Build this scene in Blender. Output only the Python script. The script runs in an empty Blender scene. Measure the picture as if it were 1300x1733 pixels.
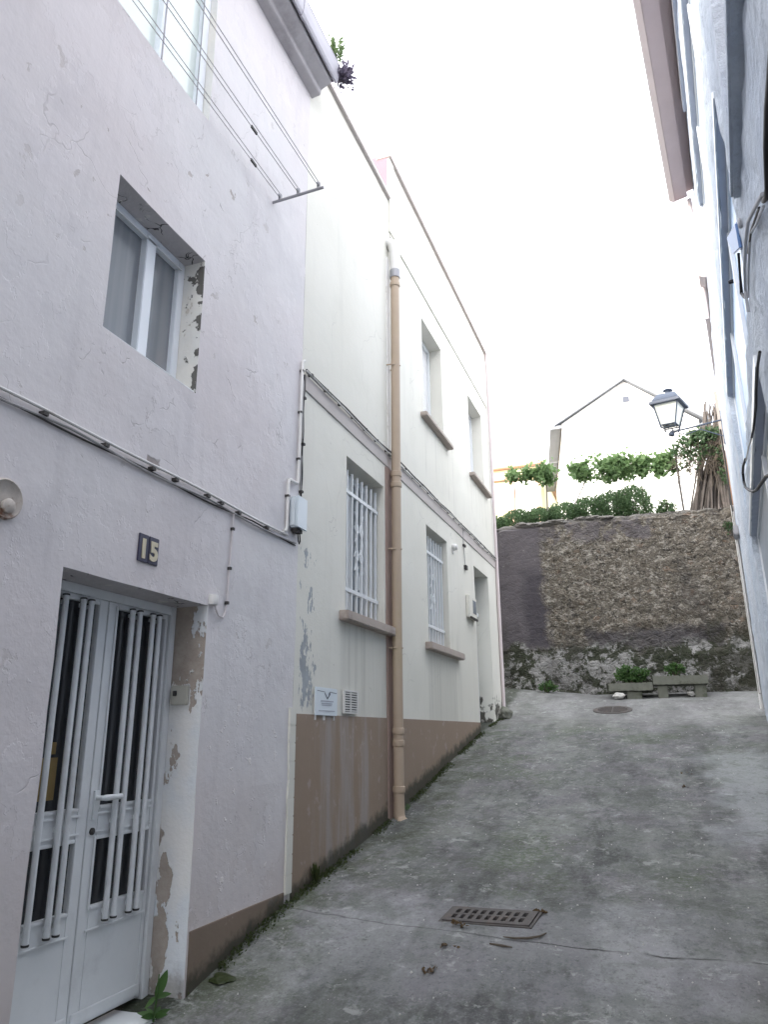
import bpy, bmesh, math, random
from mathutils import Vector, Matrix, noise
from math import radians as R, sin, cos, pi
random.seed(7)
scene = bpy.context.scene
COL = scene.collection

# ------------------------------------------------------------------ node helper
class G:
    def __init__(s, name):
        s.mat = bpy.data.materials.new(name); s.mat.use_nodes = True
        s.nt = s.mat.node_tree
        s.b = s.nt.nodes['Principled BSDF']
        s.out = s.nt.nodes['Material Output']
        s.b.inputs['Specular IOR Level'].default_value = .3
        s._p = None
    def n(s, t): return s.nt.nodes.new(t)
    def put(s, sock, v):
        if isinstance(v, bpy.types.NodeSocket): s.nt.links.new(v, sock)
        elif v is not None:
            if sock.type == 'RGBA' and len(v) == 3: v = (*v, 1)
            sock.default_value = v
    def pos(s):
        if s._p is None: s._p = s.n('ShaderNodeNewGeometry').outputs['Position']
        return s._p
    def xyz(s):
        q = s.n('ShaderNodeSeparateXYZ'); s.put(q.inputs[0], s.pos()); return q.outputs
    def m(s, op, a, b=None, c=None):
        q = s.n('ShaderNodeMath'); q.operation = op
        for i, v in enumerate((a, b, c)):
            if v is not None: s.put(q.inputs[i], v)
        return q.outputs[0]
    def step(s, v, lo, hi):
        q = s.n('ShaderNodeMapRange'); q.interpolation_type = 'SMOOTHSTEP'
        s.put(q.inputs[0], v); s.put(q.inputs[1], lo); s.put(q.inputs[2], hi)
        return q.outputs[0]
    def mix(s, f, a, b, mode='MIX'):
        q = s.n('ShaderNodeMix'); q.data_type = 'RGBA'; q.blend_type = mode
        s.put(q.inputs[0], f); s.put(q.inputs[6], a); s.put(q.inputs[7], b)
        return q.outputs[2]
    def vec(s, sx, sy, sz, v=None):
        q = s.n('ShaderNodeVectorMath'); q.operation = 'MULTIPLY'
        s.put(q.inputs[0], v or s.pos()); q.inputs[1].default_value = (sx, sy, sz)
        return q.outputs[0]
    def warp(s, amt, scale, v=None):
        nz = s.n('ShaderNodeTexNoise'); s.put(nz.inputs['Vector'], v or s.pos()); nz.inputs['Scale'].default_value = scale
        nz.inputs['Detail'].default_value = 3
        q = s.n('ShaderNodeVectorMath'); q.operation = 'MULTIPLY_ADD'
        s.put(q.inputs[0], nz.outputs['Color']); q.inputs[1].default_value = (amt,)*3; s.put(q.inputs[2], v or s.pos())
        return q.outputs[0]
    def noise(s, scale, det=4, rough=.55, v=None, dist=0):
        q = s.n('ShaderNodeTexNoise'); s.put(q.inputs['Vector'], v or s.pos())
        q.inputs['Scale'].default_value = scale; q.inputs['Detail'].default_value = det
        q.inputs['Roughness'].default_value = rough; q.inputs['Distortion'].default_value = dist
        return q.outputs['Fac']
    def vor(s, scale, feat='F1', v=None, out='Distance', rnd=1):
        q = s.n('ShaderNodeTexVoronoi'); q.feature = feat; s.put(q.inputs['Vector'], v or s.pos())
        q.inputs['Scale'].default_value = scale; q.inputs['Randomness'].default_value = rnd
        return q.outputs[out]
    def box(s, soft, warp, lims):
        """soft mask; lims = {axis:(lo,hi)} with noise-warped coordinates (list of scalar sockets)"""
        r = None
        for sock, lo, hi in lims:
            d = s.m('SUBTRACT', sock, (lo+hi)/2); d = s.m('ABSOLUTE', d); d = s.m('SUBTRACT', (hi-lo)/2, d)
            r = d if r is None else s.m('MINIMUM', r, d)
        if warp is not None: r = s.m('ADD', r, warp)
        return s.step(r, -soft, soft)
    def bump(s, h, strength, dist=.01, prev=None):
        q = s.n('ShaderNodeBump'); q.inputs['Strength'].default_value = strength; q.inputs['Distance'].default_value = dist
        s.put(q.inputs['Height'], h)
        if prev is not None: s.put(q.inputs['Normal'], prev)
        return q.outputs[0]
    def done(s, col, rough=.8, nrm=None, metal=0):
        s.put(s.b.inputs['Base Color'], col); s.put(s.b.inputs['Roughness'], rough); s.b.inputs['Metallic'].default_value = metal
        if nrm is not None: s.put(s.b.inputs['Normal'], nrm)
        return s.mat

def simple(name, col, rough=.6, var=.12, scale=14, metal=0, bump=.15, spec=.3, dirt=None):
    g = G(name)
    a = tuple(c*(1-var) for c in col); b = tuple(min(1, c*(1+var)) for c in col)
    c = g.mix(g.noise(scale, 5, .65), a, b)
    if dirt:
        c = g.mix(g.step(g.noise(scale*.35, 6, .7), .52, .72), c, dirt)
    g.b.inputs['Specular IOR Level'].default_value = spec
    return g.done(c, rough, g.bump(g.noise(scale*5, 4), bump, .004), metal)

# ---- painted plaster of the pink house
def mat_pink():
    g = G('pink_plaster'); X, Y, Z = g.xyz()
    big = g.noise(.55, 3); mid = g.noise(2.2, 5, .6)
    c = g.mix(g.step(big, .35, .65), PINK_A, PINK_B)
    c = g.mix(g.m('MULTIPLY', g.step(mid, .45, .75), .35), c, (.50, .465, .49))
    st = g.noise(1.0, 5, .65, g.vec(4, 4, .35))
    c = g.mix(g.m('MULTIPLY', g.step(st, .52, .78), .28), c, (.42, .40, .42))
    low = g.step(g.m('ADD', Z, g.m('MULTIPLY', mid, .9)), .35, -.75)
    c = g.mix(g.m('MULTIPLY', low, .45), c, (.56, .47, .43))
    # cracks
    wv = g.warp(.45, 2.6)
    cr = g.vor(1.25, 'DISTANCE_TO_EDGE', wv)
    ck = g.m('MULTIPLY', g.m('MULTIPLY', g.step(cr, .005, .001), g.step(g.noise(1.9, 3), .56, .63)), .45)
    cr2 = g.vor(3.6, 'DISTANCE_TO_EDGE', g.warp(.3, 4))
    near_win = g.box(.35, None, [(Y, 2.5, 4.1), (Z, 1.5, 4.4)])
    ck2 = g.m('MULTIPLY', g.m('MULTIPLY', g.step(cr2, .014, .003), g.step(g.noise(4.3, 3), .56, .66)), near_win)
    ck = g.m('MAXIMUM', ck, ck2)
    c = g.mix(g.m('MULTIPLY', ck, .6), c, (.24, .22, .22))
    lay = g.noise(1.9, 6, .66, g.vec(1, 1, .8))
    area = g.m('MAXIMUM', near_win, g.box(.4, None, [(Y, 2.5, 4.8), (Z, -1, 1.5)]))
    c = g.mix(g.m('MULTIPLY', g.step(lay, .535, .545), .30), c, (.71, .68, .69))
    ol = g.m('MULTIPLY', g.step(g.m('ABSOLUTE', g.m('SUBTRACT', lay, .54)), .0055, .001), g.step(g.noise(3.1, 3), .54, .62))
    c = g.mix(g.m('MULTIPLY', g.m('MULTIPLY', ol, area), .55), c, (.33, .30, .30))
    run = g.m('MULTIPLY', g.step(g.noise(1.0, 6, .7, g.vec(9, 9, .5)), .56, .74), .22)
    c = g.mix(run, c, (.47, .45, .46))
    # blisters and chips
    chn = g.noise(7, 5, .6, g.warp(.1, 9))
    chip = g.m('MULTIPLY', g.step(chn, .655, .675), g.step(g.noise(.9, 2), .42, .6))
    chip = g.m('MULTIPLY', chip, g.m('ADD', .35, g.m('MULTIPLY', near_win, .5)))
    c = g.mix(chip, c, (.36, .32, .29))
    flake = g.m('MULTIPLY', g.step(g.noise(11, 4, .6), .64, .68), g.box(.3, g.m('SUBTRACT', mid, .5), [(Y, 3.7, 4.6), (Z, -1.1, .1)]))
    c = g.mix(flake, c, (.74, .70, .68))
    # a broken bit of render beside the cable, and a repair below the clothes line
    hole = g.box(.01, g.m('MULTIPLY', g.m('SUBTRACT', g.noise(14, 3), .5), .08), [(Y, 3.05, 3.17), (Z, 1.405, 1.465)])
    c = g.mix(hole, c, (.30, .27, .26))
    h = g.m('ADD', g.m('MULTIPLY', g.noise(3, 5, .6), .9), g.m('MULTIPLY', g.noise(45, 4), .12))
    h = g.m('SUBTRACT', h, g.m('MULTIPLY', g.m('MAXIMUM', g.m('MAXIMUM', ck, chip), hole), .35))
    h = g.m('ADD', h, g.m('MULTIPLY', flake, .3))
    h = g.m('ADD', h, g.m('MULTIPLY', g.step(lay, .535, .545), .07))
    return g.done(c, .75, g.bump(h, .55, .02))

def mat_reveal():     # whitewashed reveals with paint off in sheets
    g = G('peeling_reveal'); X, Y, Z = g.xyz()
    n = g.noise(5, 5, .62, g.vec(1.5, 1, .8)); n2 = g.noise(16, 5, .65)
    c = g.mix(g.step(g.noise(2.4, 4), .4, .65), (.66, .69, .72), (.74, .73, .71))
    inner = g.step(X, -2.585, -2.70)
    door = g.step(Z, 1.2, .9)
    thr = g.m('SUBTRACT', .65, g.m('MULTIPLY', g.m('MULTIPLY', inner, door), .18))
    thr = g.m('SUBTRACT', thr, g.m('MULTIPLY', g.m('MULTIPLY', g.step(Z, .1, .5), door), .13))
    peel = g.step(g.m('SUBTRACT', n, thr), -.006, .012)
    under = g.mix(n2, (.25, .20, .165), (.50, .45, .40))
    c = g.mix(peel, c, under)
    edge = g.step(X, -2.56, -2.515)
    up = g.step(Z, 1.5, 1.8)
    pk = g.m('MULTIPLY', g.m('MULTIPLY', g.step(g.m('ADD', g.noise(8, 5, .7), g.m('MULTIPLY', edge, .10)), .585, .60), up), g.step(Z, 3.6, 3.4))
    c = g.mix(g.m('MULTIPLY', up, .5), c, (.72, .69, .60))
    c = g.mix(pk, c, (.13, .125, .115))
    ground = g.step(g.m('ADD', Z, g.m('MULTIPLY', n2, .3)), -1.0, -1.15)
    c = g.mix(g.m('MULTIPLY', ground, .6), c, (.22, .20, .18))
    h = g.m('SUBTRACT', g.m('MULTIPLY', n2, .4), g.m('MULTIPLY', g.m('MAXIMUM', peel, pk), .6))
    return g.done(c, .8, g.bump(h, .7, .02))

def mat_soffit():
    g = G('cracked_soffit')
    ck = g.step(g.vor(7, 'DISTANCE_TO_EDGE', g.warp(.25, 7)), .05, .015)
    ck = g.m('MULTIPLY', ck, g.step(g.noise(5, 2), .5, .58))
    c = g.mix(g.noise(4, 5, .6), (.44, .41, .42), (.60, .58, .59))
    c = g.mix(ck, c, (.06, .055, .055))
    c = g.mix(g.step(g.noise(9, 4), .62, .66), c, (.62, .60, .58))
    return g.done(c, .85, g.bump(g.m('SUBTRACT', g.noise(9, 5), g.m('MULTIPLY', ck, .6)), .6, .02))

def mat_cream():
    g = G('cream_plaster'); X, Y, Z = g.xyz()
    mid = g.noise(1.6, 5, .6)
    c = g.mix(g.step(g.noise(.5, 3), .35, .65), CREAM_A, CREAM_B)
    c = g.mix(g.m('MULTIPLY', g.step(mid, .45, .75), .25), c, (.56, .56, .50))
    st = g.noise(1.0, 5, .65, g.vec(5, 5, .3))
    c = g.mix(g.m('MULTIPLY', g.step(st, .52, .8), .30), c, (.47, .46, .42))
    # damp run marks below the two sills
    for y0, y1 in ((5.72, 6.9), (8.2, 9.45)):
        mk = g.box(.06, g.m('MULTIPLY', g.m('SUBTRACT', st, .5), .3), [(Y, y0, y1), (Z, .1, .92)])
        c = g.mix(g.m('MULTIPLY', mk, .30), c, (.45, .44, .40))
    for y0, y1, z0, z1 in ((8.15, 9.4, 3.1, 3.8), (10.66, 11.9, 3.2, 3.84), (5.7, 6.95, .2, .9), (8.15, 9.55, .2, .9)):
        dr = g.m('MULTIPLY', g.box(.12, g.m('MULTIPLY', g.m('SUBTRACT', st, .5), .5), [(Y, y0, y1), (Z, z0, z1+.3)]), g.step(g.noise(1.0, 5, .7, g.vec(14, 14, .5)), .50, .66))
        c = g.mix(g.m('MULTIPLY', dr, .38), c, (.36, .35, .31))
    hc = g.vor(1.1, 'DISTANCE_TO_EDGE', g.warp(.5, 2.2))
    hair = g.m('MULTIPLY', g.step(hc, .0045, .001), g.step(g.noise(1.3, 3), .50, .58))
    c = g.mix(g.m('MULTIPLY', hair, .35), c, (.30, .29, .27))
    # blue-grey peel beside the pink house
    v = g.m('SUBTRACT', g.noise(4.2, 6, .68, g.vec(1, 1.7, .8)), .5)
    pl = g.box(.012, g.m('MULTIPLY', v, .55), [(Y, 4.97, 5.12), (Z, .18, .62)])
    pl2 = g.box(.012, g.m('MULTIPLY', v, .55), [(Y, 4.93, 5.20), (Z, .3, 1.35)])
    pl = g.m('MAXIMUM', g.m('MULTIPLY', pl, g.step(g.noise(6, 4, .6), .40, .43)), g.m('MULTIPLY', pl2, g.step(g.noise(9, 5, .65, g.vec(1, 1.5, .7)), .575, .60)))
    c = g.mix(pl, c, g.mix(g.noise(9, 4), (.20, .21, .22), (.48, .52, .55)))
    foot = g.box(.05, g.m('MULTIPLY', v, .5), [(Y, 10.7, 12.4), (Z, -.3, .52)])
    c = g.mix(g.m('MULTIPLY', foot, g.step(g.noise(7, 5), .5, .58)), c, (.10, .095, .08))
    chip = g.m('MULTIPLY', g.step(g.noise(8, 5, .6), .70, .715), .5)
    c = g.mix(chip, c, (.40, .38, .36))
    seam = g.box(.006, g.m('MULTIPLY', v, .01), [(Y, 9.62, 9.632), (Z, 2.8, 6.8)])
    c = g.mix(g.m('MULTIPLY', seam, .5), c, (.30, .29, .27))
    h = g.m('ADD', g.m('MULTIPLY', g.noise(2.5, 5, .6), .7), g.m('MULTIPLY', g.noise(50, 4), .12))
    h = g.m('SUBTRACT', h, g.m('MULTIPLY', g.m('MAXIMUM', pl, chip), .3))
    return g.done(c, .72, g.bump(h, .45, .018))

def mat_plinth(name, a, b):
    g = G(name); X, Y, Z = g.xyz()
    st = g.noise(1.0, 5, .65, g.vec(5, 5, .45))
    c = g.mix(g.noise(2.4, 5), a, b)
    run = g.m('MULTIPLY', g.step(st, .46, .62), g.box(.25, None, [(Y, 5.2, 6.6), (Z, -1.2, .3)]))
    c = g.mix(g.m('MULTIPLY', run, .75), c, (.34, .31, .29))
    c = g.mix(g.m('MULTIPLY', g.step(g.noise(9, 5, .6), .60, .66), .5), c, (.40, .34, .31))
    # moss and damp hug the sloping street
    road = g.m('MULTIPLY_ADD', g.m('SUBTRACT', Y, 4.9), .19, -1.05)
    dz = g.m('SUBTRACT', Z, road)
    d = g.step(g.m('ADD', dz, g.m('MULTIPLY', g.noise(9, 5, .65), -.22)), .0, -.10)
    c = g.mix(g.m('MULTIPLY', d, .85), c, (.045, .048, .035))
    h = g.m('ADD', g.noise(4, 5), g.m('MULTIPLY', g.noise(50, 3), .1))
    return g.done(c, .8, g.bump(h, .4, .015))

def mat_rough_plaster(name, a, b):
    g = G(name); X, Y, Z = g.xyz()
    c = g.mix(g.step(g.noise(1.2, 4), .35, .65), a, b)
    st = g.noise(1.0, 5, .65, g.vec(5, 5, .4))
    c = g.mix(g.m('MULTIPLY', g.step(st, .55, .8), .3), c, tuple(x*.6 for x in a))
    h = g.m('ADD', g.m('MULTIPLY', g.noise(22, 5, .7), .7), g.m('MULTIPLY', g.noise(7, 5, .65), .9))
    c = g.mix(g.m('MULTIPLY', g.step(g.noise(9, 6, .72), .45, .68), .4), c, tuple(x*.72 for x in a))
    c = g.mix(g.m('MULTIPLY', g.step(g.noise(30, 4, .6), .5, .72), .25), c, tuple(x*.65 for x in a))
    return g.done(c, .85, g.bump(h, .9, .03))

def mat_road():
    g = G('worn_concrete'); X, Y, Z = g.xyz()
    big = g.noise(.55, 5, .6); mid = g.noise(1.9, 6, .65); fine = g.noise(28, 5, .7)
    c = g.mix(g.step(big, .38, .62), (.135, .14, .13), (.19, .197, .182))
    c = g.mix(g.step(mid, .44, .62), c, (.165, .157, .163))
    bl = g.noise(4.6, 6, .7)
    c = g.mix(g.m('MULTIPLY', g.step(bl, .50, .62), .55), c, (.10, .10, .105))
    c = g.mix(g.m('MULTIPLY', g.step(g.noise(6.5, 6, .72, g.vec(1.3, .6, 1)), .55, .66), .5), c, (.27, .275, .28))
    # brushed streaks running down the lane
    sk = g.noise(1.5, 6, .7, g.vec(3.2, .55, .55)); 
    c = g.mix(g.m('MULTIPLY', g.step(sk, .53, .68), .4), c, (.28, .285, .27))
    sk2 = g.noise(1.2, 6, .72, g.vec(2.2, .9, .9))
    c = g.mix(g.m('MULTIPLY', g.step(sk2, .52, .64), .72), c, (.066, .068, .066))
    # moss
    left = g.step(g.m('ADD', X, g.m('MULTIPLY', mid, 1.3)), -1.0, -1.8)
    moss = g.m('MULTIPLY', left, g.step(g.noise(3.2, 6, .7), .43, .60))
    c = g.mix(g.m('MULTIPLY', moss, .85), c, (.062, .072, .042))
    mo2 = g.m('MULTIPLY', g.step(g.noise(.75, 5, .6, g.vec(1, .8, 1, g.warp(.4, 2))), .50, .64), g.step(fine, .35, .6))
    c = g.mix(g.m('MULTIPLY', mo2, .8), c, (.085, .105, .062))
    # cement smears round the drain and pale worn places
    pa = g.box(.22, g.m('MULTIPLY', g.m('SUBTRACT', g.noise(2.6, 5, .65), .5), 1.5), [(X, -2.1, .2), (Y, 4.0, 5.1)])
    c = g.mix(g.m('MULTIPLY', pa, .45), c, (.29, .29, .30))
    pb = g.box(.2, g.m('MULTIPLY', g.m('SUBTRACT', g.noise(2.2, 5, .65), .5), 1.6), [(X, .35, 1.1), (Y, 6.6, 9.4)])
    c = g.mix(g.m('MULTIPLY', pb, .55), c, (.33, .34, .35))
    far = g.step(g.m('ADD', Y, g.m('MULTIPLY', mid, 2.4)), 11.6, 13.4)
    c = g.mix(g.m('MULTIPLY', far, .6), c, (.24, .235, .23))
    # grain
    c = g.mix(g.m('MULTIPLY', g.step(g.noise(70, 4, .7), .5, .75), .4), c, (.36, .36, .36))
    c = g.mix(g.m('MULTIPLY', g.step(g.noise(42, 5, .7), .52, .70), .45), c, (.055, .055, .055))
    wv = g.m('MULTIPLY', g.m('SUBTRACT', g.noise(2.3, 5, .6), .5), .10)
    cy = g.m('SUBTRACT', g.m('ADD', Y, wv), 4.60)
    cy = g.m('ADD', cy, g.m('MULTIPLY', g.m('SUBTRACT', g.m('MULTIPLY', X, X), 1.0), -.035))
    wdt = g.m('MULTIPLY_ADD', g.noise(5, 4, .7), .03, -.006)
    joint = g.step(g.m('ABSOLUTE', cy), wdt, g.m('MULTIPLY', wdt, .4))
    joint = g.m('MULTIPLY', joint, g.m('MULTIPLY', g.step(g.noise(1.7, 3), .36, .5), g.m('MULTIPLY_ADD', g.step(X, -1.3, -.2), .6, .4)))
    c = g.mix(g.m('MULTIPLY', g.step(g.m('ABSOLUTE', cy), .16, .0), .25), c, (.32, .32, .32))
    edge = g.step(g.m('ADD', X, g.m('MULTIPLY', g.noise(6, 4), .16)), -2.34, -2.48)
    c = g.mix(g.m('MULTIPLY', edge, .8), c, (.035, .042, .025))
    c = g.mix(g.m('MULTIPLY', g.step(g.noise(16, 6, .75), .50, .68), .45), c, (.30, .31, .30))
    c = g.mix(g.m('MULTIPLY', g.step(g.noise(19, 6, .75), .54, .68), .5), c, (.075, .078, .072))
    # long worn lanes and grime blotches
    wl = g.noise(1.0, 5, .6, g.vec(1.5, .35, .4, g.warp(.5, 1.2)))
    c = g.mix(g.m('MULTIPLY', g.step(wl, .40, .58), .55), g.mix(1.0, c, (.62, .62, .62), 'MULTIPLY'), c)
    gr = g.noise(3.1, 7, .72, g.warp(.25, 3))
    c = g.mix(g.m('MULTIPLY', g.step(gr, .50, .60), .5), c, g.mix(1.0, c, (.58, .61, .56), 'MULTIPLY'))
    c = g.mix(g.m('MULTIPLY', g.step(g.noise(5.3, 7, .75, g.warp(.2, 5)), .57, .66), .5), c, (.31, .315, .30))
    c = g.mix(1.0, c, (1.25, 1.265, 1.27), 'MULTIPLY')
    c = g.mix(joint, c, (.018, .018, .016))
    h = g.m('ADD', g.m('MULTIPLY', mid, .8), g.m('MULTIPLY', fine, .45))
    h = g.m('ADD', h, g.m('MULTIPLY', g.noise(90, 3, .7), .12))
    h = g.m('SUBTRACT', h, g.m('MULTIPLY', joint, .8))
    return g.done(c, .88, g.bump(h, .6, .025))
def mat_rubble():
    g = G('old_rubble_wall'); X, Y, Z = g.xyz()
    wv = g.warp(.12, 6)
    cell = g.vor(9.5, 'F1', g.vec(1, 1, 1.35, wv), 'Color')
    sp = g.n('ShaderNodeSeparateColor'); g.put(sp.inputs[0], cell)
    edge = g.vor(9.5, 'DISTANCE_TO_EDGE', g.vec(1, 1, 1.35, wv))
    stone = g.mix(sp.outputs[0], (.13, .115, .092), (.225, .20, .162))
    stone = g.mix(g.m('MULTIPLY', g.step(sp.outputs[1], .84, .95), .7), stone, (.32, .30, .26))
    stone = g.mix(g.step(sp.outputs[2], .86, .95), stone, (.20, .145, .105))
    c = g.mix(g.m('MULTIPLY', g.step(edge, .07, .01), .35), stone, (.12, .105, .085))
    c = g.mix(g.step(g.noise(5.5, 6, .7), .44, .60), c, g.mix(g.noise(17, 5, .75), (.105, .092, .074), (.265, .24, .195)))
    n1 = g.noise(3.2, 6, .7); n2 = g.noise(14, 6, .7)
    c = g.mix(g.step(n1, .42, .62), c, (.155, .135, .105))
    c = g.mix(g.m('MULTIPLY', g.step(n2, .52, .70), .6), c, (.075, .066, .054))
    c = g.mix(g.m('MULTIPLY', g.step(g.noise(13, 6, .75), .57, .67), .7), c, (.36, .34, .29))
    c = g.mix(g.m('MULTIPLY', g.step(g.noise(10, 6, .78), .57, .66), .75), c, (.055, .05, .042))
    sv = g.vec(1, 1, 1.25, g.warp(.10, 8))
    c = g.mix(g.m('MULTIPLY', g.step(g.noise(7.5, 5, .72, sv), .545, .60), .75), c, (.40, .375, .32))
    c = g.mix(g.m('MULTIPLY', g.step(g.noise(8.5, 5, .74, g.vec(1, 1, 1.3, g.warp(.1, 5))), .55, .60), .85), c, (.045, .04, .034))
    c = g.mix(g.m('MULTIPLY', g.step(g.noise(24, 3, .7), .56, .64), .6), c, (.42, .40, .36))
    c = g.mix(g.m('MULTIPLY', g.step(g.noise(21, 3, .7), .57, .63), .7), c, (.04, .036, .03))
    # old smooth render left at the left-hand end and along the top
    v = g.m('SUBTRACT', g.noise(2.5, 6, .65), .5)
    ren = g.box(.10, g.m('MULTIPLY', v, .75), [(X, -6.0, -1.93), (Z, 1.50, 4.3)])
    rent = g.m('MULTIPLY', g.box(.06, g.m('MULTIPLY', v, .6), [(X, -6.0, .1), (Z, 3.55, 4.4)]), g.step(g.noise(5, 4), .38, .5))
    rc = g.mix(g.noise(1.7, 5, .6), (.085, .078, .088), (.16, .145, .15))
    rc = g.mix(g.step(g.noise(10, 5, .65), .62, .70), rc, (.27, .26, .25))
    dk = g.box(.12, g.m('MULTIPLY', v, .4), [(X, -2.35, -1.93), (Z, 1.6, 3.0)])
    rc = g.mix(g.m('MULTIPLY', dk, .7), rc, (.055, .05, .06))
    c = g.mix(g.m('MAXIMUM', ren, g.m('MULTIPLY', rent, .75)), c, rc)
    drk = g.m('MULTIPLY', g.box(.1, g.m('MULTIPLY', v, .5), [(X, -1.2, 1.1), (Z, 1.45, 1.78)]), .8)
    c = g.mix(drk, c, (.085, .08, .088))
    # lichened white patches low down between dark moss
    lz = g.step(g.m('ADD', Z, g.m('MULTIPLY', v, 1.0)), 1.62, 1.42)
    lich = g.m('MULTIPLY', lz, g.step(g.noise(4.0, 7, .72, g.warp(.2, 5)), .48, .54))
    c = g.mix(lz, c, (.045, .05, .032))
    c = g.mix(lich, c, g.mix(g.noise(7, 5), (.22, .215, .205), (.46, .46, .445)))
    c = g.mix(g.m('MULTIPLY', g.m('MULTIPLY', lz, g.step(g.noise(9, 5, .7), .55, .6)), .8), c, (.05, .06, .035))
    mos = g.m('MULTIPLY', g.box(.1, g.m('MULTIPLY', v, .9), [(X, .8, 1.7), (Z, .6, 1.9)]), g.step(n1, .42, .55))
    c = g.mix(g.m('MULTIPLY', mos, .8), c, (.045, .045, .03))
    capz = g.step(g.m('ADD', Z, g.m('MULTIPLY', v, .15)), 3.90, 3.96)
    c = g.mix(1.0, c, (.75, .74, .74), 'MULTIPLY')
    c = g.mix(g.m('MULTIPLY', g.step(g.noise(1.3, 6, .7, g.vec(1, 1, .6)), .50, .66), .5), c, (.055, .05, .046))
    c = g.mix(g.m('MULTIPLY', capz, .7), c, (.22, .21, .19))
    hr = g.m('ADD', g.m('MULTIPLY', g.step(edge, 0, .18), .28), g.m('ADD', g.m('MULTIPLY', n2, .8), g.m('MULTIPLY', n1, .5)))
    keep = g.m('SUBTRACT', 1, g.m('MULTIPLY', ren, .75))
    return g.done(c, .9, g.bump(g.m('MULTIPLY', hr, keep), .75, .05))

def mat_leaf(name, a, b, back=None):
    g = G(name); 
    oi = g.n('ShaderNodeNewGeometry').outputs['Random Per Island']
    c = g.mix(oi, a, b)
    c = g.mix(g.m('MULTIPLY', g.noise(6, 3), .5), c, tuple(x*.6 for x in a))
    g.b.inputs['Specular IOR Level'].default_value = .35
    m = g.done(c, .5)
    tr = g.n('ShaderNodeBsdfTranslucent'); g.put(tr.inputs[0], g.mix(.5, c, tuple(min(1, x*1.9) for x in b)))
    ms = g.n('ShaderNodeMixShader'); ms.inputs[0].default_value = .35
    g.nt.links.new(g.b.outputs[0], ms.inputs[1]); g.nt.links.new(tr.outputs[0], ms.inputs[2])
    g.nt.links.new(ms.outputs[0], g.out.inputs[0])
    return m

def glass(name, col, rough=.08, spec=.5):
    g = G(name); g.b.inputs['Specular IOR Level'].default_value = spec
    c = g.mix(g.noise(1.3, 3), tuple(x*.8 for x in col), col)
    return g.done(c, rough)

PINK_A = (.645, .605, .61); PINK_B = (.665, .65, .655)
CREAM_A = (.655, .64, .572); CREAM_B = (.70, .688, .625)
M = {}
M['pink'] = mat_pink(); M['reveal'] = mat_reveal(); M['soffit'] = mat_soffit(); M['cream'] = mat_cream()
M['pplinth'] = mat_plinth('brown_plinth_paint', (.195, .15, .115), (.245, .19, .148))
M['cplinth'] = mat_plinth('terracotta_plinth_paint', (.265, .20, .15), (.31, .24, .185))
M['band'] = simple('taupe_trim_paint', (.48, .44, .42), .75, .10, 6)
M['sill'] = simple('brown_sill_paint', (.40, .345, .305), .75, .12, 8, dirt=(.27, .22, .20))
M['pipe'] = simple('tan_pipe_paint', (.41, .325, .245), .5, .12, 4, dirt=(.40, .325, .225))
M['oldpipe'] = simple('brown_strip_paint', (.30, .22, .19), .7, .1, 6)
M['white'] = simple('white_enamel', (.72, .745, .755), .42, .05, 9, spec=.4)
M['whitepvc'] = simple('aged_white_plastic', (.68, .67, .65), .5, .08, 9, dirt=(.5, .47, .43))
M['door'] = simple('white_door_enamel', (.74, .76, .77), .45, .05, 5, spec=.4, dirt=(.62, .63, .64))
M['darkglass'] = glass('dark_door_glass', (.036, .038, .042), .06)
def mat_curtain_reflection():
    g = G('curtain_reflection_glass'); X, Y, Z = g.xyz()
    fold = g.noise(1.0, 3, .5, g.vec(10, 14, .35)); soft = g.noise(1.6, 2, .5, g.vec(1, 1.5, .8))
    c = g.mix(g.step(fold, .3, .7), (.195, .215, .24), (.255, .27, .285))
    c = g.mix(g.m('MULTIPLY', g.step(soft, .42, .62), .55), c, (.33, .32, .32))  # soft lighter reflections painted over the curtain folds
    g.b.inputs['Specular IOR Level'].default_value = .5
    return g.done(c, .16)
M['frost'] = mat_curtain_reflection()
M['blind'] = glass('pale_curtained_glass', (.66, .74, .70), .2)
M['bluepane'] = glass('sky_tinted_pane', (.40, .60, .88), .35)  # sky reflection put into the pale blue pane colour
M['lilac'] = simple('lilac_grey_board', (.58, .57, .61), .7, .10, 3)
M['greypane'] = glass('grey_blue_shutter', (.42, .48, .56), .35)
M['greyglass'] = glass('grille_window_glass', (.23, .26, .29), .2)
M['shutter'] = simple('white_roller_shutter', (.70, .70, .70), .6, .05, 6)
M['black'] = simple('black_rubber', (.018, .018, .022), .6, .2, 20)
M['dark'] = simple('dark_fixings', (.05, .047, .045), .6, .2, 20)
M['pinkcable'] = simple('pink_painted_cable', (.60, .56, .57), .7, .1, 14)
M['paintcable'] = simple('painted_over_cable', (.46, .48, .52), .7, .12, 14)
M['greycable'] = simple('grey_cable_sheath', (.36, .35, .35), .6, .15, 14)
M['iron'] = simple('rusted_cast_iron', (.085, .077, .073), .7, .25, 24, bump=.4, dirt=(.115, .09, .075))
M['void'] = simple('drain_shade_black', (.006, .006, .006), .9)
M['steel'] = simple('galvanised_steel', (.30, .30, .32), .45, .15, 14, metal=.3)
M['gutter'] = simple('grey_gutter_metal', (.40, .39, .43), .5, .08, 6)
M['cornice'] = simple('weathered_cornice', (.46, .44, .45), .85, .15, 5, bump=.4, dirt=(.34, .32, .33))
M['tile'] = simple('clay_roof_tile', (.34, .17, .12), .8, .2, 6)
M['redwall'] = simple('red_gable_paint', (.46, .20, .235), .7, .1, 4)
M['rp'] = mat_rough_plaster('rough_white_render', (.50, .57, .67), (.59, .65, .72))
M['rp2'] = mat_rough_plaster('rough_annex_render', (.50, .56, .65), (.60, .64, .70))
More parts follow.
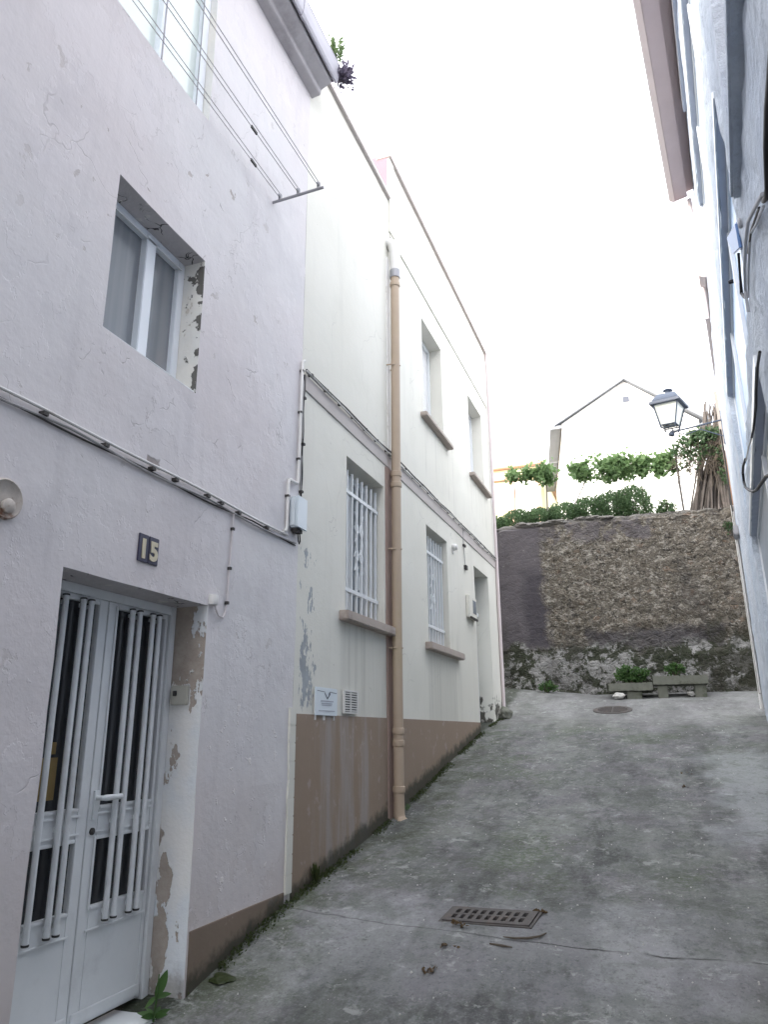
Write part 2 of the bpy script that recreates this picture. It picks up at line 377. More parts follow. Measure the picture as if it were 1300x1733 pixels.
M['alu'] = simple('white_aluminium', (.80, .84, .88), .35, .04, 6, spec=.45)
M['rsoffit'] = simple('soffit_shade_tint', (.46, .51, .62), .8, .08, 6)  # shade under the lintels put into a darker, bluer colour
M['eave'] = simple('reddish_eave_boards', (.50, .42, .43), .75, .12, 3)
M['fascia'] = simple('pale_pink_fascia', (.60, .53, .53), .7, .08, 4)
M['road'] = mat_road(); M['rubble'] = mat_rubble()
M['stone'] = simple('mossy_grey_stone', (.17, .175, .145), .9, .3, 9, bump=.7, dirt=(.06, .075, .04))
M['soil'] = simple('garden_soil', (.10, .085, .06), .95, .3, 3)
M['lampiron'] = simple('blue_black_lamp_paint', (.070, .088, .125), .45, .15, 18)
M['opal'] = glass('opal_lamp_glass', (.74, .76, .68), .25)
M['number'] = simple('number_tile_enamel', (.045, .042, .075), .3, .2, 30, spec=.5)
M['digit'] = simple('cream_number_enamel', (.60, .54, .40), .35, .1, 40)
M['sign'] = simple('white_sign_plastic', (.70, .76, .80), .4, .04, 9, spec=.4)
M['ink'] = simple('dark_sign_ink', (.10, .11, .14), .5)
M['inkpale'] = simple('pale_sign_ink', (.42, .44, .50), .5)
M['ginkgo'] = mat_leaf('vine_leaf', (.11, .195, .08), (.19, .28, .12))
M['hedge'] = mat_leaf('hedge_leaf', (.070, .125, .06), (.14, .215, .10))
M['ivy'] = mat_leaf('climber_leaf', (.035, .075, .035), (.085, .14, .06))
M['weed'] = mat_leaf('weed_leaf', (.045, .10, .03), (.09, .17, .05))
M['sprig'] = mat_leaf('gutter_leaf', (.10, .17, .07), (.16, .22, .10))
M['purple'] = mat_leaf('purple_leaf', (.12, .105, .15), (.18, .155, .21))
M['moss'] = mat_leaf('moss_leaf', (.03, .045, .018), (.07, .09, .03))
M['dead'] = mat_leaf('dead_leaf', (.075, .05, .028), (.16, .11, .06))
M['stem'] = simple('brown_stem_bark', (.10, .082, .064), .9, .25, 20)
M['pole'] = simple('grey_weathered_pole', (.115, .100, .090), .9, .4, 7, bump=.5, dirt=(.22, .19, .17))
M['plank'] = simple('brown_plank_wood', (.23, .14, .095), .8, .3, 6, bump=.5)
M['greywood'] = simple('grey_post_wood', (.28, .25, .23), .85, .25, 6, bump=.5)
M['gable'] = simple('bright_white_render', (.80, .80, .78), .8, .03, 2)
M['roofedge'] = simple('grey_roof_edge', (.27, .29, .325), .8, .1, 3)
M['yellow'] = simple('yellow_render', (.76, .69, .44), .8, .05, 2)
M['orange'] = simple('orange_trim_paint', (.60, .38, .29), .7, .08, 2)
M['rust'] = simple('rusty_cover_enamel', (.46, .42, .38), .6, .2, 34, dirt=(.20, .10, .06))
M['paper'] = simple('ochre_card', (.25, .18, .075), .8, .2, 12)
M['grit'] = simple('pale_grit', (.50, .49, .46), .9, .3, 30)
M['intercom'] = simple('beige_intercom', (.44, .43, .38), .5, .08, 12)
M['bluebox'] = simple('blue_tarpaulin_plastic', (.10, .20, .42), .45, .12, 8)

# ------------------------------------------------------------------ mesh helper
class MB:
    def __init__(s): s.v = []; s.f = []; s.mi = []
    def add(s, vs, fs, mi=0):
        o = len(s.v); s.v += [tuple(v) for v in vs]
        s.f += [tuple(i+o for i in f) for f in fs]; s.mi += [mi]*len(fs); return s
    def box(s, x0, x1, y0, y1, z0, z1, mi=0):
        return s.hexa([(x0,y0,z0),(x1,y0,z0),(x1,y1,z0),(x0,y1,z0),(x0,y0,z1),(x1,y0,z1),(x1,y1,z1),(x0,y1,z1)], mi)
    def hexa(s, p, mi=0):
        return s.add(p, [(0,3,2,1),(4,5,6,7),(0,1,5,4),(1,2,6,5),(2,3,7,6),(3,0,4,7)], mi)
    def fbox(s, F, s0, s1, n0, n1, z0, z1, mi=0):
        return s.hexa([F(s0,n0,z0),F(s1,n0,z0),F(s1,n1,z0),F(s0,n1,z0),F(s0,n0,z1),F(s1,n0,z1),F(s1,n1,z1),F(s0,n1,z1)], mi)
    def tube(s, pts, r, n=8, mi=0, cap=True):
        pts = [Vector(p) for p in pts]; m = len(pts)
        rs = r if isinstance(r, (list, tuple)) else [r]*m
        vs = []; fs = []; u = None
        for i, p in enumerate(pts):
            t = (pts[min(i+1, m-1)]-pts[max(i-1, 0)]).normalized()
            if u is None:
                u = t.cross(Vector((0,0,1)) if abs(t.z) < .9 else Vector((1,0,0))).normalized()
            else:
                u = (u-t*u.dot(t)).normalized()
            w = t.cross(u)
            for k in range(n):
                a = 2*pi*k/n; vs.append(p+(u*cos(a)+w*sin(a))*rs[i])
        for i in range(m-1):
            for k in range(n):
                k2 = (k+1) % n; fs.append((i*n+k, i*n+k2, (i+1)*n+k2, (i+1)*n+k))
        if cap: fs.append(tuple(range(n-1, -1, -1))); fs.append(tuple(range((m-1)*n, m*n)))
        return s.add(vs, fs, mi)
    def prism(s, prof, F, a, b, mi=0):
        """closed profile [(n,z)] extruded along s from a to b in frame F"""
        k = len(prof)
        vs = [F(a, n, z) for n, z in prof]+[F(b, n, z) for n, z in prof]
        fs = [(i, (i+1) % k, k+(i+1) % k, k+i) for i in range(k)]
        fs += [tuple(range(k-1, -1, -1)), tuple(range(k, 2*k))]
        return s.add(vs, fs, mi)
    def lathe(s, c, prof, n=16, ax=Vector((0,0,1)), mi=0):
        ax = Vector(ax).normalized(); u = ax.cross(Vector((0,0,1)) if abs(ax.z) < .9 else Vector((1,0,0))).normalized(); w = ax.cross(u)
        c = Vector(c); vs = []; fs = []
        for r, h in prof:
            for k in range(n):
                a = 2*pi*k/n; vs.append(c+ax*h+(u*cos(a)+w*sin(a))*max(r, 1e-4))
        for i in range(len(prof)-1):
            for k in range(n):
                k2 = (k+1) % n; fs.append((i*n+k, i*n+k2, (i+1)*n+k2, (i+1)*n+k))
        fs.append(tuple(range(n-1, -1, -1))); fs.append(tuple(range((len(prof)-1)*n, len(prof)*n)))
        return s.add(vs, fs, mi)
    def leaf(s, p, size, d=None, fold=.25, mi=0, aspect=.6):
        d = d or Vector((random.gauss(0,1), random.gauss(0,1), random.gauss(0,1))).normalized()
        up = Vector((random.gauss(0,1), random.gauss(0,1), random.gauss(0,1))); u = d.cross(up)
        if u.length < 1e-3: u = d.cross(Vector((1,0,0)))
        u.normalize(); w = d.cross(u); p = Vector(p)
        a = p; b = p+d*size; l = p+d*size*.45+u*size*aspect*.5+w*size*fold*.4; r = p+d*size*.45-u*size*aspect*.5+w*size*fold*.4
        return s.add([a, l, b, r], [(0,1,2),(0,2,3)], mi)
    def obj(s, name, mats, parent=None, bevel=0, smooth=False, seg=2):
        me = bpy.data.meshes.new(name); me.from_pydata(s.v, [], s.f)
        if not isinstance(mats, (list, tuple)): mats = [mats]
        for m in mats: me.materials.append(m)
        me.polygons.foreach_set('material_index', s.mi)
        bm = bmesh.new(); bm.from_mesh(me)
        bmesh.ops.recalc_face_normals(bm, faces=bm.faces)
        if bevel:
            es = [e for e in bm.edges if len(e.link_faces) == 2 and e.calc_face_angle(0) > .6]
            bmesh.ops.bevel(bm, geom=es, offset=bevel, segments=seg, affect='EDGES', clamp_overlap=True)
        bm.to_mesh(me); bm.free()
        if smooth:
            me.polygons.foreach_set('use_smooth', [True]*len(me.polygons))
            try: me.set_sharp_from_angle(angle=R(42))
            except Exception: pass
        o = bpy.data.objects.new(name, me); COL.objects.link(o)
        if parent: o.parent = parent; o.matrix_parent_inverse = parent.matrix_world.inverted()
        return o

def tag(o, label, cat, group=None, kind=None):
    if label: o['label'] = label
    if cat: o['category'] = cat
    if group: o['group'] = group
    if kind: o['kind'] = kind
    return o
def thing(name, label, cat, loc=(0,0,0), group=None):
    o = bpy.data.objects.new(name, None); COL.objects.link(o); o.location = loc; o.empty_display_size = .2
    o.matrix_world = Matrix.Translation(loc)
    return tag(o, label, cat, group)
def lab(o, l): o['label'] = l; return o

def frame(O, S):
    O = Vector(O); S = Vector(S).normalized(); N = Vector((S.y, -S.x, 0))
    def F(s, n, z): return O+S*s+N*n+Vector((0,0,z))
    F.S = S; F.N = N
    return F
L = frame((-2.5, 0, 0), (0, 1, 0))                 # left facades: s = Y, n = out over the lane
_rn = frame((.31, 0, 0), (.083, 1, 0))
def RF(s, n, z):                                   # right facades: s = Y along wall, n out over the lane
    return _rn(s*1.00344, -n, z)

def wall(mb, F, s0, s1, z0, z1, ops, step=.22, amp=.003, mi=(0, 1, 2), rough=0):
    """front sheet with openings (s0,s1,z0,z1,depth); reveals mi[1], soffits mi[2]"""
    def cuts(a, b, ks):
        c = sorted({a, b, *[k for k in ks if a < k < b]}); out = []
        for p, q in zip(c, c[1:]):
            n = max(1, int(round((q-p)/step))); out += [p+(q-p)*i/n for i in range(n)]
        return out+[b]
    S = cuts(s0, s1, [k for o in ops for k in o[:2]]); Z = cuts(z0, z1, [k for o in ops for k in o[2:4]])
    def D(s, n, z):
        p = F(s, n, z); q = noise.noise_vector(p*1.7)*amp*2+noise.noise_vector(p*6)*amp
        if rough: q += noise.noise_vector(p*11)*rough+noise.noise_vector(p*5)*rough*.8
        return p+q
    idx = {}; base = len(mb.v); vs = []
    for i, s in enumerate(S):
        for j, z in enumerate(Z): idx[i, j] = len(vs); vs.append(D(s, 0, z))
    fs = []
    for i in range(len(S)-1):
        for j in range(len(Z)-1):
            cs, cz = (S[i]+S[i+1])/2, (Z[j]+Z[j+1])/2
            if any(o[0] < cs < o[1] and o[2] < cz < o[3] for o in ops): continue
            fs.append((idx[i,j], idx[i+1,j], idx[i+1,j+1], idx[i,j+1]))
    mb.add(vs, fs, mi[0])
    for o in ops:
        a, b, c, d, dep = o[:5]
        Zs = [z for z in Z if c <= z <= d]; Ss = [s for s in S if a <= s <= b]
        for sv in (a, b):
            mb.add([D(sv, 0, z) for z in Zs]+[D(sv, -dep, z) for z in Zs], [(k, k+1, len(Zs)+k+1, len(Zs)+k) for k in range(len(Zs)-1)], mi[1])
        for zv, m in ((c, mi[1]), (d, mi[2])):
            mb.add([D(s, 0, zv) for s in Ss]+[D(s, -dep, zv) for s in Ss], [(k, k+1, len(Ss)+k+1, len(Ss)+k) for k in range(len(Ss)-1)], m)
    return mb

# ------------------------------------------------------------------ ground
TAB = [(-40,-8.5),(-8,-2.6),(-2,-1.95),(0,-1.75),(2,-1.55),(3.0,-1.43),(3.74,-1.31),(4.23,-1.19),(4.89,-1.05),(6.02,-.90),(7.39,-.665),(8.95,-.335),(10.7,0),(12.2,.24),(13.3,.50),(14.3,.66),(15,.75)]
def gz0(y):
    for (a, p), (b, q) in zip(TAB, TAB[1:]):
        if y <= b: return p+(q-p)*(y-a)/(b-a)
    return TAB[-1][1]
def gz(x, y):
    z = sum(gz0(y+d) for d in (-.35, -.15, 0, .15, .35))/5
    if y > 12.0 and x < -1.2: z += min(1, (y-12)/2)*min(2, -1.2-x)*.10
    return z
def road():
    mb = MB(); xs = [-3.6+i*.05 for i in range(113)]; ys = [-1+i*.06 for i in range(257)]
    vs = []
    for y in ys:
        for x in xs:
            p = Vector((x, y, 0))
            d = noise.noise(p*1.1)*.012+noise.noise(p*4)*.004
            vs.append((x, y, gz(x, y)+d))
    w = len(xs)
    mb.add(vs, [(j*w+i, j*w+i+1, (j+1)*w+i+1, (j+1)*w+i) for j in range(len(ys)-1) for i in range(w-1)
               if not (-1.375 < xs[i]+.025 < -.875 and 4.765 < ys[j]+.03 < 4.935)])   # the drain shaft
    o = mb.obj('road', M['road'], smooth=True); tag(o, None, None, kind='structure')
road()
def terrain():
    mb = MB(); xs = [-80, -30, -12, -6, -3.5, 0, 2.1, 6, 12, 30, 80]; ys = [-40, -20, -8, -3, 0, 3, 6, 9, 12, 14.2]
    vs = [(x, y, gz0(y)-.06) for y in ys for x in xs]; w = len(xs)
    for y, z in ((14.62, .6), (14.64, 3.62), (20, 3.7), (40, 4.2), (120, 3), (400, 0)): vs += [(x, y, z) for x in xs]
    h = len(ys)+6
    mb.add(vs, [(j*w+i, j*w+i+1, (j+1)*w+i+1, (j+1)*w+i) for j in range(h-1) for i in range(w-1)])
    o = mb.obj('garden_ground', M['soil']); tag(o, None, None, kind='structure')
terrain()

# ------------------------------------------------------------------ pink house
ph = thing('pink_house', 'old pink rendered house with peeling paint, white barred door and number 15', 'house', (-2.5, 1, -1.6))
DOOR = (2.565, 3.72, -1.36, .735, .25); WIN = (2.62, 3.445, 2.0, 2.94, .16); UWIN = (2.30, 3.37, 4.0, 5.25, .07)
mb = wall(MB(), L, -8, 4.86, -3.2, 5.72, [DOOR, WIN, UWIN], amp=.004)
mb.add([L(4.86,0,-3.2), L(4.86,0,5.72), L(4.86,-6,5.72), L(4.86,-6,-3.2)], [(0,1,2,3)])
mb.add([L(-8,0,-3.2), L(-8,0,5.72), L(-8,-6,5.72), L(-8,-6,-3.2)], [(0,1,2,3)])
mb.add([L(-8,-6,-3.2), L(-8,-6,5.72), L(4.86,-6,5.72), L(4.86,-6,-3.2)], [(0,1,2,3)])
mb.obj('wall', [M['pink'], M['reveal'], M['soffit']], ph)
# plinth (starts right of the door), edge strip towards the cream house
MB().fbox(L, 3.74, 4.80, -.05, .006, -2.2, -1.0).obj('plinth', M['pplinth'], ph, .003)
mb = MB()
pts = [(4.80, z) for z in [-1.02+i*.12 for i in range(11)]]
for i in range(10):
    a = 4.80+noise.noise(Vector((i*.9, 0, 3)))*.018; b = 4.80+noise.noise(Vector(((i+1)*.9, 0, 3)))*.018
    z0 = -1.02+i*.12; z1 = z0+.12
    mb.hexa([L(a,-.03,z0),L(4.895,-.03,z0),L(4.895,.014,z0),L(a,.014,z0),L(b,-.03,z1),L(4.895,-.03,z1),L(4.895,.014,z1),L(b,.014,z1)])
mb.obj('edge_strip', M['cream'], ph, .004)
# eave cornice and gutter
mb = MB().prism([(-.3,5.675),(.0,5.675),(.085,5.685),(.092,5.70),(.095,5.74),(.19,5.785),(.198,5.80),(.198,5.87),(-.3,5.87)], L, -8, 4.90)
mb.obj('cornice', M['cornice'], ph, .004)
gn = lambda pr: [(.205+(n-.225)*.38, z) for n, z in pr]
prof = [(.225,5.885),(.235,5.83),(.27,5.80),(.315,5.80),(.35,5.83),(.37,5.90),(.378,5.985),(.39,6.0),(.375,6.01),(.362,5.99),(.352,5.91),(.335,5.85),(.30,5.825),(.275,5.825),(.25,5.85),(.24,5.885),(.24,6.03),(.225,6.03)]
gt = MB().prism(gn(prof), L, -8, 4.93).obj('gutter', M['gutter'], ph)
for y in (4.2, 2.9, 1.6): MB().prism(gn([(.218,5.88),(.228,5.822),(.268,5.79),(.318,5.79),(.358,5.826),(.382,5.91),(.392,6.014),(.386,6.016),(.376,5.91),(.352,5.83),(.316,5.796),(.27,5.796),(.234,5.826),(.222,5.88)]), L, y, y+.05).obj('gutter_bracket', M['gutter'], ph)
mb = MB().prism([(-3, 8.0), (.20, 6.03), (.22, 6.06), (-3, 8.1), (-6.2, 6.1), (-6.2, 6.0)], L, -8, 4.88)
mb.obj('roof', M['tile'], ph)
# door: frame, two leaves with panes and tubular bars
n0 = -.245
df = MB()
df.fbox(L, 2.52, 2.57, n0-.04, n0+.03, -1.33, .735).fbox(L, 3.67, 3.72, n0-.04, n0+.03, -1.33, .735).fbox(L, 2.57, 3.67, n0-.04, n0+.03, .685, .735)
df.obj('door_frame', M['door'], ph, .004)
def leafdoor(a, b, pa, pb, bars, handle):
    d = MB()
    nf, nb = n0+.012, n0-.03
    ho = [(-.795, -.495), (-.338, .655)]
    d.fbox(L, a, pa, nb, nf, -1.30, .684).fbox(L, pb, b, nb, nf, -1.30, .684)
    zs = [-1.30, ho[0][0], ho[0][1], ho[1][0], ho[1][1], .684]
    for z0, z1 in ((zs[0], zs[1]), (zs[2], zs[3]), (zs[4], zs[5])): d.fbox(L, pa, pb, nb, nf, z0, z1)
    # glazing beads and raised mouldings
    for z0, z1 in ho:
        t = .012
        d.fbox(L, pa-.016, pa, nf, nf+.007, z0-.016, z1+.016).fbox(L, pb, pb+.016, nf, nf+.007, z0-.016, z1+.016)
        d.fbox(L, pa, pb, nf, nf+.007, z0-.016, z0).fbox(L, pa, pb, nf, nf+.007, z1, z1+.016)
    for z in (-.375, -.90, -.458): d.fbox(L, pa-.02, pb+.02, nf, nf+.008, z-.006, z+.006)
    d.fbox(L, a+.012, b-.012, nf, nf+.010, -1.285, -1.235)
    o = d.obj('door', M['door'], ph, .0025)
    for z0, z1 in ho: MB().fbox(L, pa-.004, pb+.004, n0-.028, n0-.012, z0-.004, z1+.004).obj('pane', M['darkglass'], o)
    for y in bars:
        q = MB(); q.tube([L(y, nf+.024, -.865), L(y, nf+.024, .66)], .0148, 12)
        for z in (-.83, -.42, .63): q.fbox(L, y-.006, y+.006, nf+.0005, nf+.012, z-.01, z+.01)
        q.obj('bar', M['door'], o, smooth=True)
        MB().lathe(L(y, nf+.024, .661), [(.0175, 0), (.0175, .006), (.012, .009)], 12).obj('bar_cap', M['dark'], o)
        MB().lathe(L(y, nf+.024, -.875), [(.015, 0), (.0175, .003), (.0175, .009)], 12).obj('bar_cap', M['dark'], o)
    if handle:
        q = MB(); q.fbox(L, a+.022, a+.056, nf, nf+.012, -.40, -.265)
        q.tube([L(a+.04, nf+.01, -.30), L(a+.04, nf+.045, -.30), L(a+.06, nf+.052, -.30), L(a+.17, nf+.052, -.30)], [.012,.012,.015,.014], 10)
        q.obj('handle', M['white'], o, smooth=True)
        MB().lathe(L(a+.036, nf, -.455), [(.017, 0), (.017, .008), (.008, .010)], 14, (1,0,0)).obj('lock', M['dark'], o)
    return o
leafdoor(2.575, 3.146, 2.66, 3.075, (2.815, 2.935, 2.992), False)
od = leafdoor(3.152, 3.665, 3.222, 3.652-.02, (3.315, 3.378, 3.492, 3.552), True)
MB().fbox(L, 2.52, 3.72, -.30, -.02, -1.45, -1.335).obj('doorstep', M['white'], ph, .008)
# a printed card seen behind the left-hand glass
cd = thing('card', 'ochre printed card behind the lower left door glass', 'card', L(2.80, n0-.01, -.3))
MB().fbox(L, 2.81, 2.93, n0-.0115, n0-.0095, -.29, -.10).obj('sheet', M['paper'], cd)
MB().fbox(L, 2.85, 2.875, n0-.0115, n0-.0095, -.085, -.03).fbox(L, 2.885, 2.912, n0-.0115, n0-.0095, -.085, -.03).obj('printed_block', M['paper'], cd)

def casement(F, s0, s1, z0, z1, n, parent, mull, glassm, fw=.05, framem='alu', name='window', d=.05):
    q = MB()
    q.fbox(F, s0, s0+fw, n-d, n, z0, z1).fbox(F, s1-fw, s1, n-d, n, z0, z1)
    q.fbox(F, s0+fw, s1-fw, n-d, n, z0, z0+fw).fbox(F, s0+fw, s1-fw, n-d, n, z1-fw, z1)
    for m_, w_ in mull: q.fbox(F, m_-w_/2, m_+w_/2, n-d+.005, n+.012, z0+fw*.6, z1-fw*.6)
    o = q.obj(name, M[framem], parent, .004)
    es = [s0+fw]+[x for m_, w_ in mull for x in (m_-w_/2, m_+w_/2)]+[s1-fw]
    for i in range(0, len(es), 2):
        MB().fbox(F, es[i]-.004, es[i+1]+.004, n-d+.008, n-d+.016, z0+fw-.004, z1-fw+.004).obj('pane', M[glassm], o)
    return o
w = casement(L, 2.62, 3.445, 2.0, 2.94, -.15, ph, [(3.095, .085)], 'frost', .06)
MB().fbox(L, 2.625, 3.44, -.15, -.004, 2.001, 2.012).obj('sill', M['white'], w, .003)
MB().fbox(L, 2.68, 3.40, -.150, -.138, 2.872, 2.885).obj('track', M['white'], w)
w = casement(L, 2.30, 3.37, 4.0, 5.25, -.055, ph, [(2.90, .05)], 'blind', .075)
MB().fbox(L, 2.895, 2.905, -.043, -.037, 4.05, 5.2).fbox(L, 3.285, 3.291, -.055, -.049, 4.02, 5.2).obj('gasket', M['steel'], w)

# ------------------------------------------------------------------ cream house
ch = thing('cream_house', 'cream painted house with flat parapets, barred ground floor windows and brown base', 'house', (-2.5, 8.5, -.4))
BW1 = (5.79, 6.76, 1.0, 2.44, .22); BW2 = (8.24, 9.17, 1.0, 2.43, .22); UW1 = (8.24, 9.17, 3.87, 5.28, .20); UW2 = (10.75, 11.69, 3.91, 5.29, .20); CD = (10.67, 11.63, .02, 2.42, .24)
mb = wall(MB(), L, 4.86, 7.0, -2, 6.16, [BW1], amp=.002, mi=(0,0,0))
mb = wall(mb, L, 7.0, 12.3, -2, 6.80, [BW2, UW1, UW2, CD], amp=.002, mi=(0,0,0))
def quad(mb, *p, mi=0): mb.add(p, [(0,1,2,3)], mi)
quad(mb, L(12.3,0,-2), L(12.3,0,6.8), L(12.3,-6,6.8), L(12.3,-6,-2))
quad(mb, L(4.86,-6,-2), L(4.86,-6,6.8), L(12.3,-6,6.8), L(12.3,-6,-2))
mb.obj('wall', M['cream'], ch)
MB().fbox(L, 6.995, 7.20, -5.9, -.006, 6.0, 6.86).obj('side_wall', M['redwall'], ch, .004)
mb = MB().fbox(L, 4.9, 6.99, -6, -.1, 5.9, 6.0).fbox(L, 7.21, 12.28, -6, -.1, 6.5, 6.6)
mb.obj('roof', M['band'], ch)
MB().fbox(L, 4.92, 6.985, -.16, .035, 6.16, 6.235).obj('coping', M['band'], ch, .008)
MB().fbox(L, 6.985, 12.33, -.16, .035, 6.80, 6.885).obj('coping', M['band'], ch, .008)
MB().fbox(L, 7.02, 12.32, -.01, .014, 5.665, 5.70).obj('ledge', M['cream'], ch, .004)
MB().fbox(L, 4.905, 12.32, -.01, .012, 2.69, 2.83).obj('string_course', M['band'], ch, .004)
MB().fbox(L, 4.897, 10.66, -.05, .008, -2, .14).obj('plinth', M['cplinth'], ch, .003)
MB().fbox(L, 6.80, 6.98, -.01, .020, -.9, 2.68).obj('pilaster', M['oldpipe'], ch, .004)
MB().fbox(L, 6.88, 6.955, -.01, .016, 2.84, 5.3).obj('pilaster', M['whitepvc'], ch, .004)
MB().fbox(L, 6.99, 7.16, -.01, .018, 5.72, 6.79).obj('pilaster', M['cream'], ch, .004)
def sill(s0, s1, z, t, m='sill', par=ch):
    return MB().fbox(L, s0, s1, -.2, .085, z-t, z).obj('sill', M[m], par, .01)
def grillewin(op, sp):
    s0, s1, z0, z1, dep = op
    w = casement(L, s0, s1, z0, z1, -dep+.03, ch, [((s0+s1)/2, .07)], 'greyglass', .055, 'white')
    q = sill(sp[0], sp[1], z0, .085, par=w)
    g = MB(); n = -.075; k = 8
    a, b = s0+.01, s1-.01
    xs = [s0+.055+(s1-s0-.11)*i/(k-1) for i in range(k)]
    for x in xs: g.fbox(L, x-.011, x+.011, n-.011, n+.011, z0+.05, z1-.075)
    for z in (z0+.235, z1-.285): g.fbox(L, a, b, n-.016, n+.016, z-.017, z+.017)
    # scrolled ornament in the middle bays
    cx = (xs[3]+xs[4])/2
    for side in (-1, 1):
        for zc, up in ((z0+.58, 1), (z0+.88, -1)):
            pts = [L(cx+side*(.055+.05*cos(t)*(1-t/9)), n, zc+up*.07*sin(t)*(1-t/9)) for t in [i*.45 for i in range(15)]]
            g.tube(pts, .006, 6)
        g.tube([L(cx+side*.10, n, z0+.45), L(cx+side*.02, n, z0+.62), L(cx+side*.09, n, z0+.73), L(cx+side*.02, n, z0+.84), L(cx+side*.10, n, z0+1.02)], .008, 6)
    g.tube([L(cx, n, z0+.28), L(cx, n, z0+.40), L(cx-.03, n, z0+.46), L(cx, n, z0+.52), L(cx+.03, n, z0+.46), L(cx, n, z0+.40)], .006, 6)
    g.obj('grille', M['white'], w)
    return w
grillewin(BW1, (5.66, 7.0)); grillewin(BW2, (8.10, 9.60))
for op, sp in ((UW1, (8.12, 9.40)), (UW2, (10.64, 11.92))):
    s0, s1, z0, z1, dep = op
    w = casement(L, s0, s1, z0, z1, -dep+.03, ch, [], 'shutter', .06, 'white')
    q = MB()
    for i in range(26): q.fbox(L, s0+.06, s1-.06, -dep-.010, -dep+.002, z0+.065+i*.0485, z0+.065+i*.0485+.042)
    q.obj('roller_shutter', M['shutter'], w)
    sill(sp[0], sp[1], z0, .06, par=w)
d = MB().fbox(L, CD[0], CD[1], -CD[4]-.03, -CD[4]+.02, CD[2], 1.78).obj('door', M['white'], ch, .004)
MB().fbox(L, CD[0]+.08, CD[1]-.08, -CD[4]+.02, -CD[4]+.035, .25, .9).fbox(L, CD[0]+.08, CD[1]-.08, -CD[4]+.02, -CD[4]+.035, 1.0, 1.7).obj('door_panel', M['white'], d, .006)
MB().fbox(L, CD[0], CD[1], -CD[4]-.02, -CD[4]+.01, 1.84, 2.42).obj('pane', M['greyglass'], d)
MB().fbox(L, CD[0], CD[1], -CD[4]-.02, -CD[4]+.06, 1.78, 1.84).obj('transom', M['white'], d, .004)
MB().fbox(L, CD[0]-.02, CD[1]+.02, -.25, .02, -.3, .02).obj('doorstep', M['stone'], ch, .006)
# vent louvre
MB().fbox(L, 5.755, 6.025, 0, .0095, .175, .335).obj('vent_gap_shade', M['dark'], ch)  # dark sheet standing in for the shade between the louvres
v = MB().fbox(L, 5.745, 5.757, 0, .022, .160, .35).fbox(L, 6.023, 6.035, 0, .022, .160, .35).fbox(L, 5.757, 6.023, 0, .022, .335, .35).fbox(L, 5.757, 6.023, 0, .022, .160, .172).fbox(L, 5.884, 5.896, .001, .021, .172, .335)
for i in range(8): v.fbox(L, 5.757, 6.023, .012, .020, .178+i*.02, .188+i*.02)
v.obj('vent', M['whitepvc'], ch)
# downpipe
X0 = .082
dp = MB().tube([L(6.90, X0, -.62), L(6.90, X0, 1.0), L(6.965, X0, 5.05)], .050, 16)
for z, s_ in ((2.62, 6.925), (2.50, 6.922), (.02, 6.90), (-.09, 6.90), (-.50, 6.90), (4.95, 6.962)):
    dp.lathe(L(s_, X0, z), [(.051,-.03),(.058,-.025),(.060,0),(.058,.025),(.051,.03)], 16)
dp.tube([L(6.90, X0, -.60), L(6.90, X0, -.72), L(6.89, X0+.02, -.79), L(6.86, X0+.06, -.82)], [.051,.052,.056,.062], 16)
dp = dp.obj('downpipe', M['pipe'], ch, smooth=True)
MB().lathe(L(6.855, X0+.065, -.795), [(.075, -.018), (.078, 0), (.06, .02)], 16, (.75, -.35, .45)).obj('pipe_shoe', M['pipe'], dp, smooth=True)
MB().tube([L(6.965, X0, 5.04), L(6.965, X0, 5.14)], .060, 14).obj('connector', M['steel'], dp, smooth=True)
MB().tube([L(6.965, X0, 5.13), L(6.965, X0, 5.40), L(6.955, X0-.02, 5.48), L(6.94, X0-.06, 5.515), L(6.93, -.05, 5.52)], [.052,.066,.068,.062,.055], 14).obj('elbow', M['whitepvc'], dp, smooth=True)
for z, s_ in ((3.9, 6.945), (1.8, 6.91), (.8, 6.90)):
    MB().tube([L(s_-.07, -.0, z), L(s_-.055, X0, z), L(s_, X0+.055, z), L(s_+.055, X0, z), L(s_+.07, 0, z)], .008, 6).obj('clip', M['pipe'], dp)
# slim pipe on the far corner
MB().tube([L(12.26, .03, .25), L(12.27, .03, 6.78)], .028, 10).obj('downpipe', M['fascia'], ch, smooth=True)

# ------------------------------------------------------------------ fixings on the left walls
def digit(ch_, s, z, h):
    cu = bpy.data.curves.new('glyph', 'FONT'); cu.body = ch_; cu.size = h; cu.extrude = .002; cu.offset = .006; cu.align_x = 'CENTER'
    o = bpy.data.objects.new('glyph', cu); COL.objects.link(o)
    dg = bpy.context.evaluated_depsgraph_get(); me = bpy.data.meshes.new_from_object(o.evaluated_get(dg))
    bpy.data.objects.remove(o); bpy.data.curves.remove(cu)
    mat = Matrix(((0,0,1,-2.5+.011), (1,0,0,s), (0,1,0,z), (0,0,0,1)))
    me.transform(mat); return me
npt = thing('number_plate', 'dark blue house number tiles reading 15 above the white door', 'number plate', L(3.13, 0, .87))
for s0, s1, c_ in ((3.046, 3.128, '1'), (3.131, 3.213, '5')):
    t = MB().fbox(L, s0, s1, .001, .009, .868, 1.018).obj('tile', M['number'], npt, .003)
    me = digit(c_, (s0+s1)/2, .893, .138); me.materials.clear(); me.materials.append(M['digit'])
    o = bpy.data.objects.new('digit', me); COL.objects.link(o); o.parent = t
    o.matrix_parent_inverse = t.matrix_world.inverted()

def clipblock(F, s, n, z, w=.018): 
    return MB().fbox(F, s-w, s+w*.6, .0, n+.012, z-.008, z+.010)
